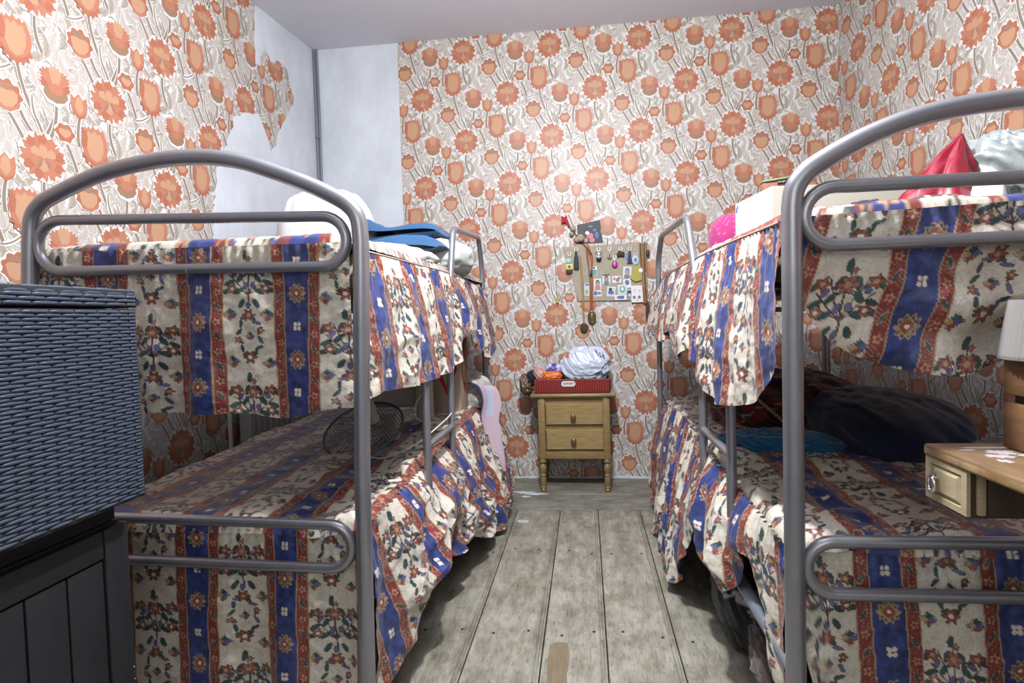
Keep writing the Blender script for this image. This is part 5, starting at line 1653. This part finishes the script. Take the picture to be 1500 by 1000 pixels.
def c_anchor(t, x, z):
    mb = MB().tube([(x, YP - 0.004, z), (x, YP - 0.004, z - 0.03)], 0.003, 8)
    mb.tube([(x + 0.013 * math.cos(a), YP - 0.004, z - 0.018 + 0.013 * math.sin(a)) for a in np.linspace(PI * 1.05, PI * 1.95, 10)], 0.003, 8)
    mb.build('charm', M['brass'], t)
def c_drop(t, x, z):
    MB().ell((x, YP - 0.008, z - 0.018), (0.019, 0.006, 0.023), 0, 18, 10).build('disc', M['brass'], t)
    MB().ell((x, YP - 0.0125, z - 0.020), (0.0145, 0.004, 0.0165), 0, 18, 10).build('enamel', M['magenta'], t)
def c_bulk(t, x, z):
    for dx, dz, r in ((-0.013, -0.018, 0.012), (0.012, -0.016, 0.013), (0.0, -0.022, 0.014), (-0.006, -0.004, 0.009), (0.016, -0.030, 0.008), (-0.016, -0.030, 0.008)):
        MB().ell((x + dx, YP - 0.010, z + dz), (r, 0.009, r), 0, 10, 8).build('bead', M['board_edge'], t)
def c_tower(t, x, z):
    MB().prism([(x - 0.018, z - 0.085), (x + 0.018, z - 0.085), (x + 0.010, z - 0.05), (x + 0.007, z - 0.005), (x - 0.007, z - 0.005), (x - 0.010, z - 0.05)], lambda a, b, d: (a, YP - d, b), 0.002, 0.009).build('tower', M['slate_tassel'], t)
    MB().prism([(x - 0.026, z - 0.06), (x - 0.012, z - 0.055), (x - 0.009, z - 0.015), (x - 0.018, z - 0.02)], lambda a, b, d: (a, YP - d, b), 0.002, 0.006).build('blue_wing', M['steel_blue'], t)
def c_oval(t, x, z):
    MB().ell((x, YP - 0.005, z - 0.026), (0.021, 0.004, 0.030), 0, 18, 10).build('oval_tag', K['pale'], t)
    MB().ell((x, YP - 0.0085, z - 0.024), (0.010, 0.002, 0.014), 0, 12, 8).build('blue_motif', M['steel_blue'], t)
def c_pouch(t, x, z):
    MB().prism([(x - 0.018, z), (x + 0.020, z + 0.002), (x + 0.036, z - 0.05), (x + 0.030, z - 0.09), (x - 0.010, z - 0.10), (x - 0.040, z - 0.075), (x - 0.026, z - 0.03)], lambda a, b, d: (a, YP - d, b), 0.002, 0.014).build('pouch', M['olive'], t)
    MB().ell((x + 0.028, YP - 0.016, z - 0.030), (0.014, 0.004, 0.016), 0, 12, 8).build('pale_flap', K['white'], t)
keyring(834, 369, 'keychain with a mint case and lime green tag at the left edge', c_tag)
keyring(844, 363, 'keychain with a long slate grey tassel, second from the left', c_tassel)
keyring(877, 363, 'keychain with a little black and white ball figure', c_ball, 2)
keyring(893, 362, 'keychain with a thin chain and brass anchor charm', c_anchor, 4)
keyring(900, 374, 'keychain with an oval magenta enamel charm', c_drop, 3)
keyring(909, 362, 'keychain with a cluster of dark beads', c_bulk, 1)
keyring(922, 362, 'keychain with a dark tower charm and blue wing', c_tower)
keyring(930, 370, 'keychain with a pale oval tag beside the tower charm', c_oval)
keyring(931, 384, 'olive yellow pouch charm below the pale oval tag', c_pouch)

def cord(name, paths, r, m, end, label, cat, group=None):
    x, z = bp(*paths[0][-1])
    t = root(name, (x, YP, z), label, cat, group)
    for q, pth in enumerate(paths):
        pts = [(bp(i, j)[0], YP - 0.008 - 0.004 * (q % 3), bp(i, j)[1]) for i, j in pth]
        MB().tube(smooth_path(pts, 6), r, 8).build('strand', m[q % len(m)] if isinstance(m, list) else m, t)
    end(t)
    return t
def e_medal(t):
    x, z = bp(853, 475)
    MB().ell((x, YP - 0.008, z), (0.026, 0.006, 0.032), 0, 20, 12).build('medal', M['board_edge'], t)
def e_ring(t):
    x, z = bp(865, 460)
    MB().tube([(x + 0.019 * math.cos(a), YP - 0.010, z + 0.036 * math.sin(a)) for a in np.linspace(0, 2 * PI, 24, endpoint=False)], 0.008, 10, closed=True).build('bronze_ring', M['brass'], t)
    MB().ell((x, YP - 0.008, z), (0.016, 0.004, 0.032), 0, 14, 8).build('bronze_plate', M['brass'], t)
    x2, z2 = bp(864, 399)
    MB().box((x2 - 0.010, YP - 0.018, z2 - 0.02), (x2 + 0.012, YP - 0.004, z2 + 0.022), 0, bev=0.002).build('black_slider', M['black'], t)
def e_spoon(t):
    x, z = bp(946, 452)
    MB().ell((x, YP - 0.014, z), (0.013, 0.010, 0.078), 0, 16, 12).build('dark_pendant', M['board_edge'], t)
    x2, z2 = bp(948, 371)
    MB().ell((x2, YP - 0.010, z2), (0.012, 0.009, 0.024), 0, 12, 8).build('brown_toggle', M['desk_dark'], t)
M['cord_tan'] = mat('beige_cord', S(176, 136, 84), 0.7)
M['cord_rust'] = mat('rust_cord', S(168, 98, 66), 0.7)
cord('medal_cord', [[(849, 374), (850, 395), (851.5, 425), (852.5, 470)], [(850.5, 374), (852, 395), (853.5, 425), (853.5, 470)]], 0.0028, M['cord_tan'], e_medal, 'tan cord with a dark oval medal hanging below the pin board', 'medal')
cord('medal_cord', [[(860, 362), (862, 385), (864, 420), (864, 452)], [(862, 366), (866, 384), (866, 420), (865.5, 452)], [(859, 364), (860, 380), (863, 400), (863, 452)], [(861, 358), (868, 378), (867, 392), (866.5, 452)]], 0.0036, M['cord_rust'], e_ring, 'rust coloured cords with a bronze oval ring hanging below the pin board', 'medal')
cord('leather_cords', [[(936 + k * 1.75, 356 + (k % 2)), (936.5 + k * 1.6, 380), (938.5 + k * 1.2 + (k % 2), 405), (941 + k * 0.8, 440)] for k in range(7)], 0.0026, [M['leather'], M['desk_dark'], M['cord_tan']], e_spoon, 'bundle of tan leather cords hanging on the right edge of the pin board', 'cords')
cord('hanging_string', [[(813, 362), (813.4, 400), (814.5, 436)]], 0.0014, M['board_edge'], lambda t: MB().box((bp(815, 437)[0] - 0.009, YP - 0.011, bp(815, 437)[1] - 0.018), (bp(815, 437)[0] + 0.009, YP - 0.005, bp(815, 437)[1] + 0.012), 0, bev=0.003).build('yellow_tag', M['olive'], t),
     'thin dark string with a small yellow tag left of the pin board', 'string')

# dark picture leaning above the board
t = root('wall_photo', (bp(866, 340)[0], YW, bp(866, 355)[1]), 'dark blue tilted picture tucked above the pin board', 'photo')
q = [bp(*p) for p in ((846, 331), (880, 324), (884, 356), (848, 358))]
MB().prism(q, lambda a, b, d: (a, YW - d, b), 0.0, 0.004).build('card', K['dark'], t, smooth=False)
mb = MB()
cxz = [(858, 352, 4, 3, 'skin'), (865, 346, 5, 4, 'pink'), (861, 342, 3, 2.5, 'white'), (868, 352, 4, 3.5, 'pink'), (872, 338, 3, 2, 'blue'), (875, 345, 3, 5, 'blue'), (866, 333, 4, 1.2, 'grey'), (853, 350, 3, 4, 'skin')]
for lv, (i, j, a, b, c) in enumerate(cxz):
    x, z = bp(i, j)
    mb.prism([(x + a * 0.0044 * math.cos(2 * PI * k / 12), z + b * 0.0046 * math.sin(2 * PI * k / 12)) for k in range(12)], lambda p, r, d: (p, YW - d, r), 0.0038, 0.0045 + 0.0002 * lv, list(K).index(c))
mb.build('picture', [K[c] for c in K], t, smooth=False)

t = root('toy_arrow', (bp(850, 350)[0], YP, bp(880, 383)[1]), 'toy arrow with red felt feathers stuck slanting across the top of the board', 'arrow')
p0, p1 = bp(829, 326), bp(868, 374)
MB().tube([(p0[0], YP - 0.014, p0[1]), (p1[0], YP - 0.014, p1[1])], 0.0028, 8).build('shaft', M['desk_dark'], t)
i0, j0 = 828, 324
MB().prism([bp(*p) for p in ((823.5, 318.5), (828, 321), (832, 318.5), (832.5, 324), (836, 332), (833, 333.5), (830, 328), (823.5, 328.5))], lambda a, b, d: (a, YP - d, b), 0.010, 0.018).build('red_feathers', M['red_felt'], t, smooth=False)
M['pompom'] = mat('beige_pompom', S(178, 166, 146), 0.95, bump=(120, 0.8, 0.01))
for i, j, r in ((840.5, 336.5, 0.018), (838, 344, 0.015), (851, 350, 0.026), (846, 352, 0.018)):
    x, z = bp(i, j)
    MB().ell((x, YP - 0.016, z), (r, r * 0.8, r), 0, 16, 10).build('pompom', M['pompom'], t)
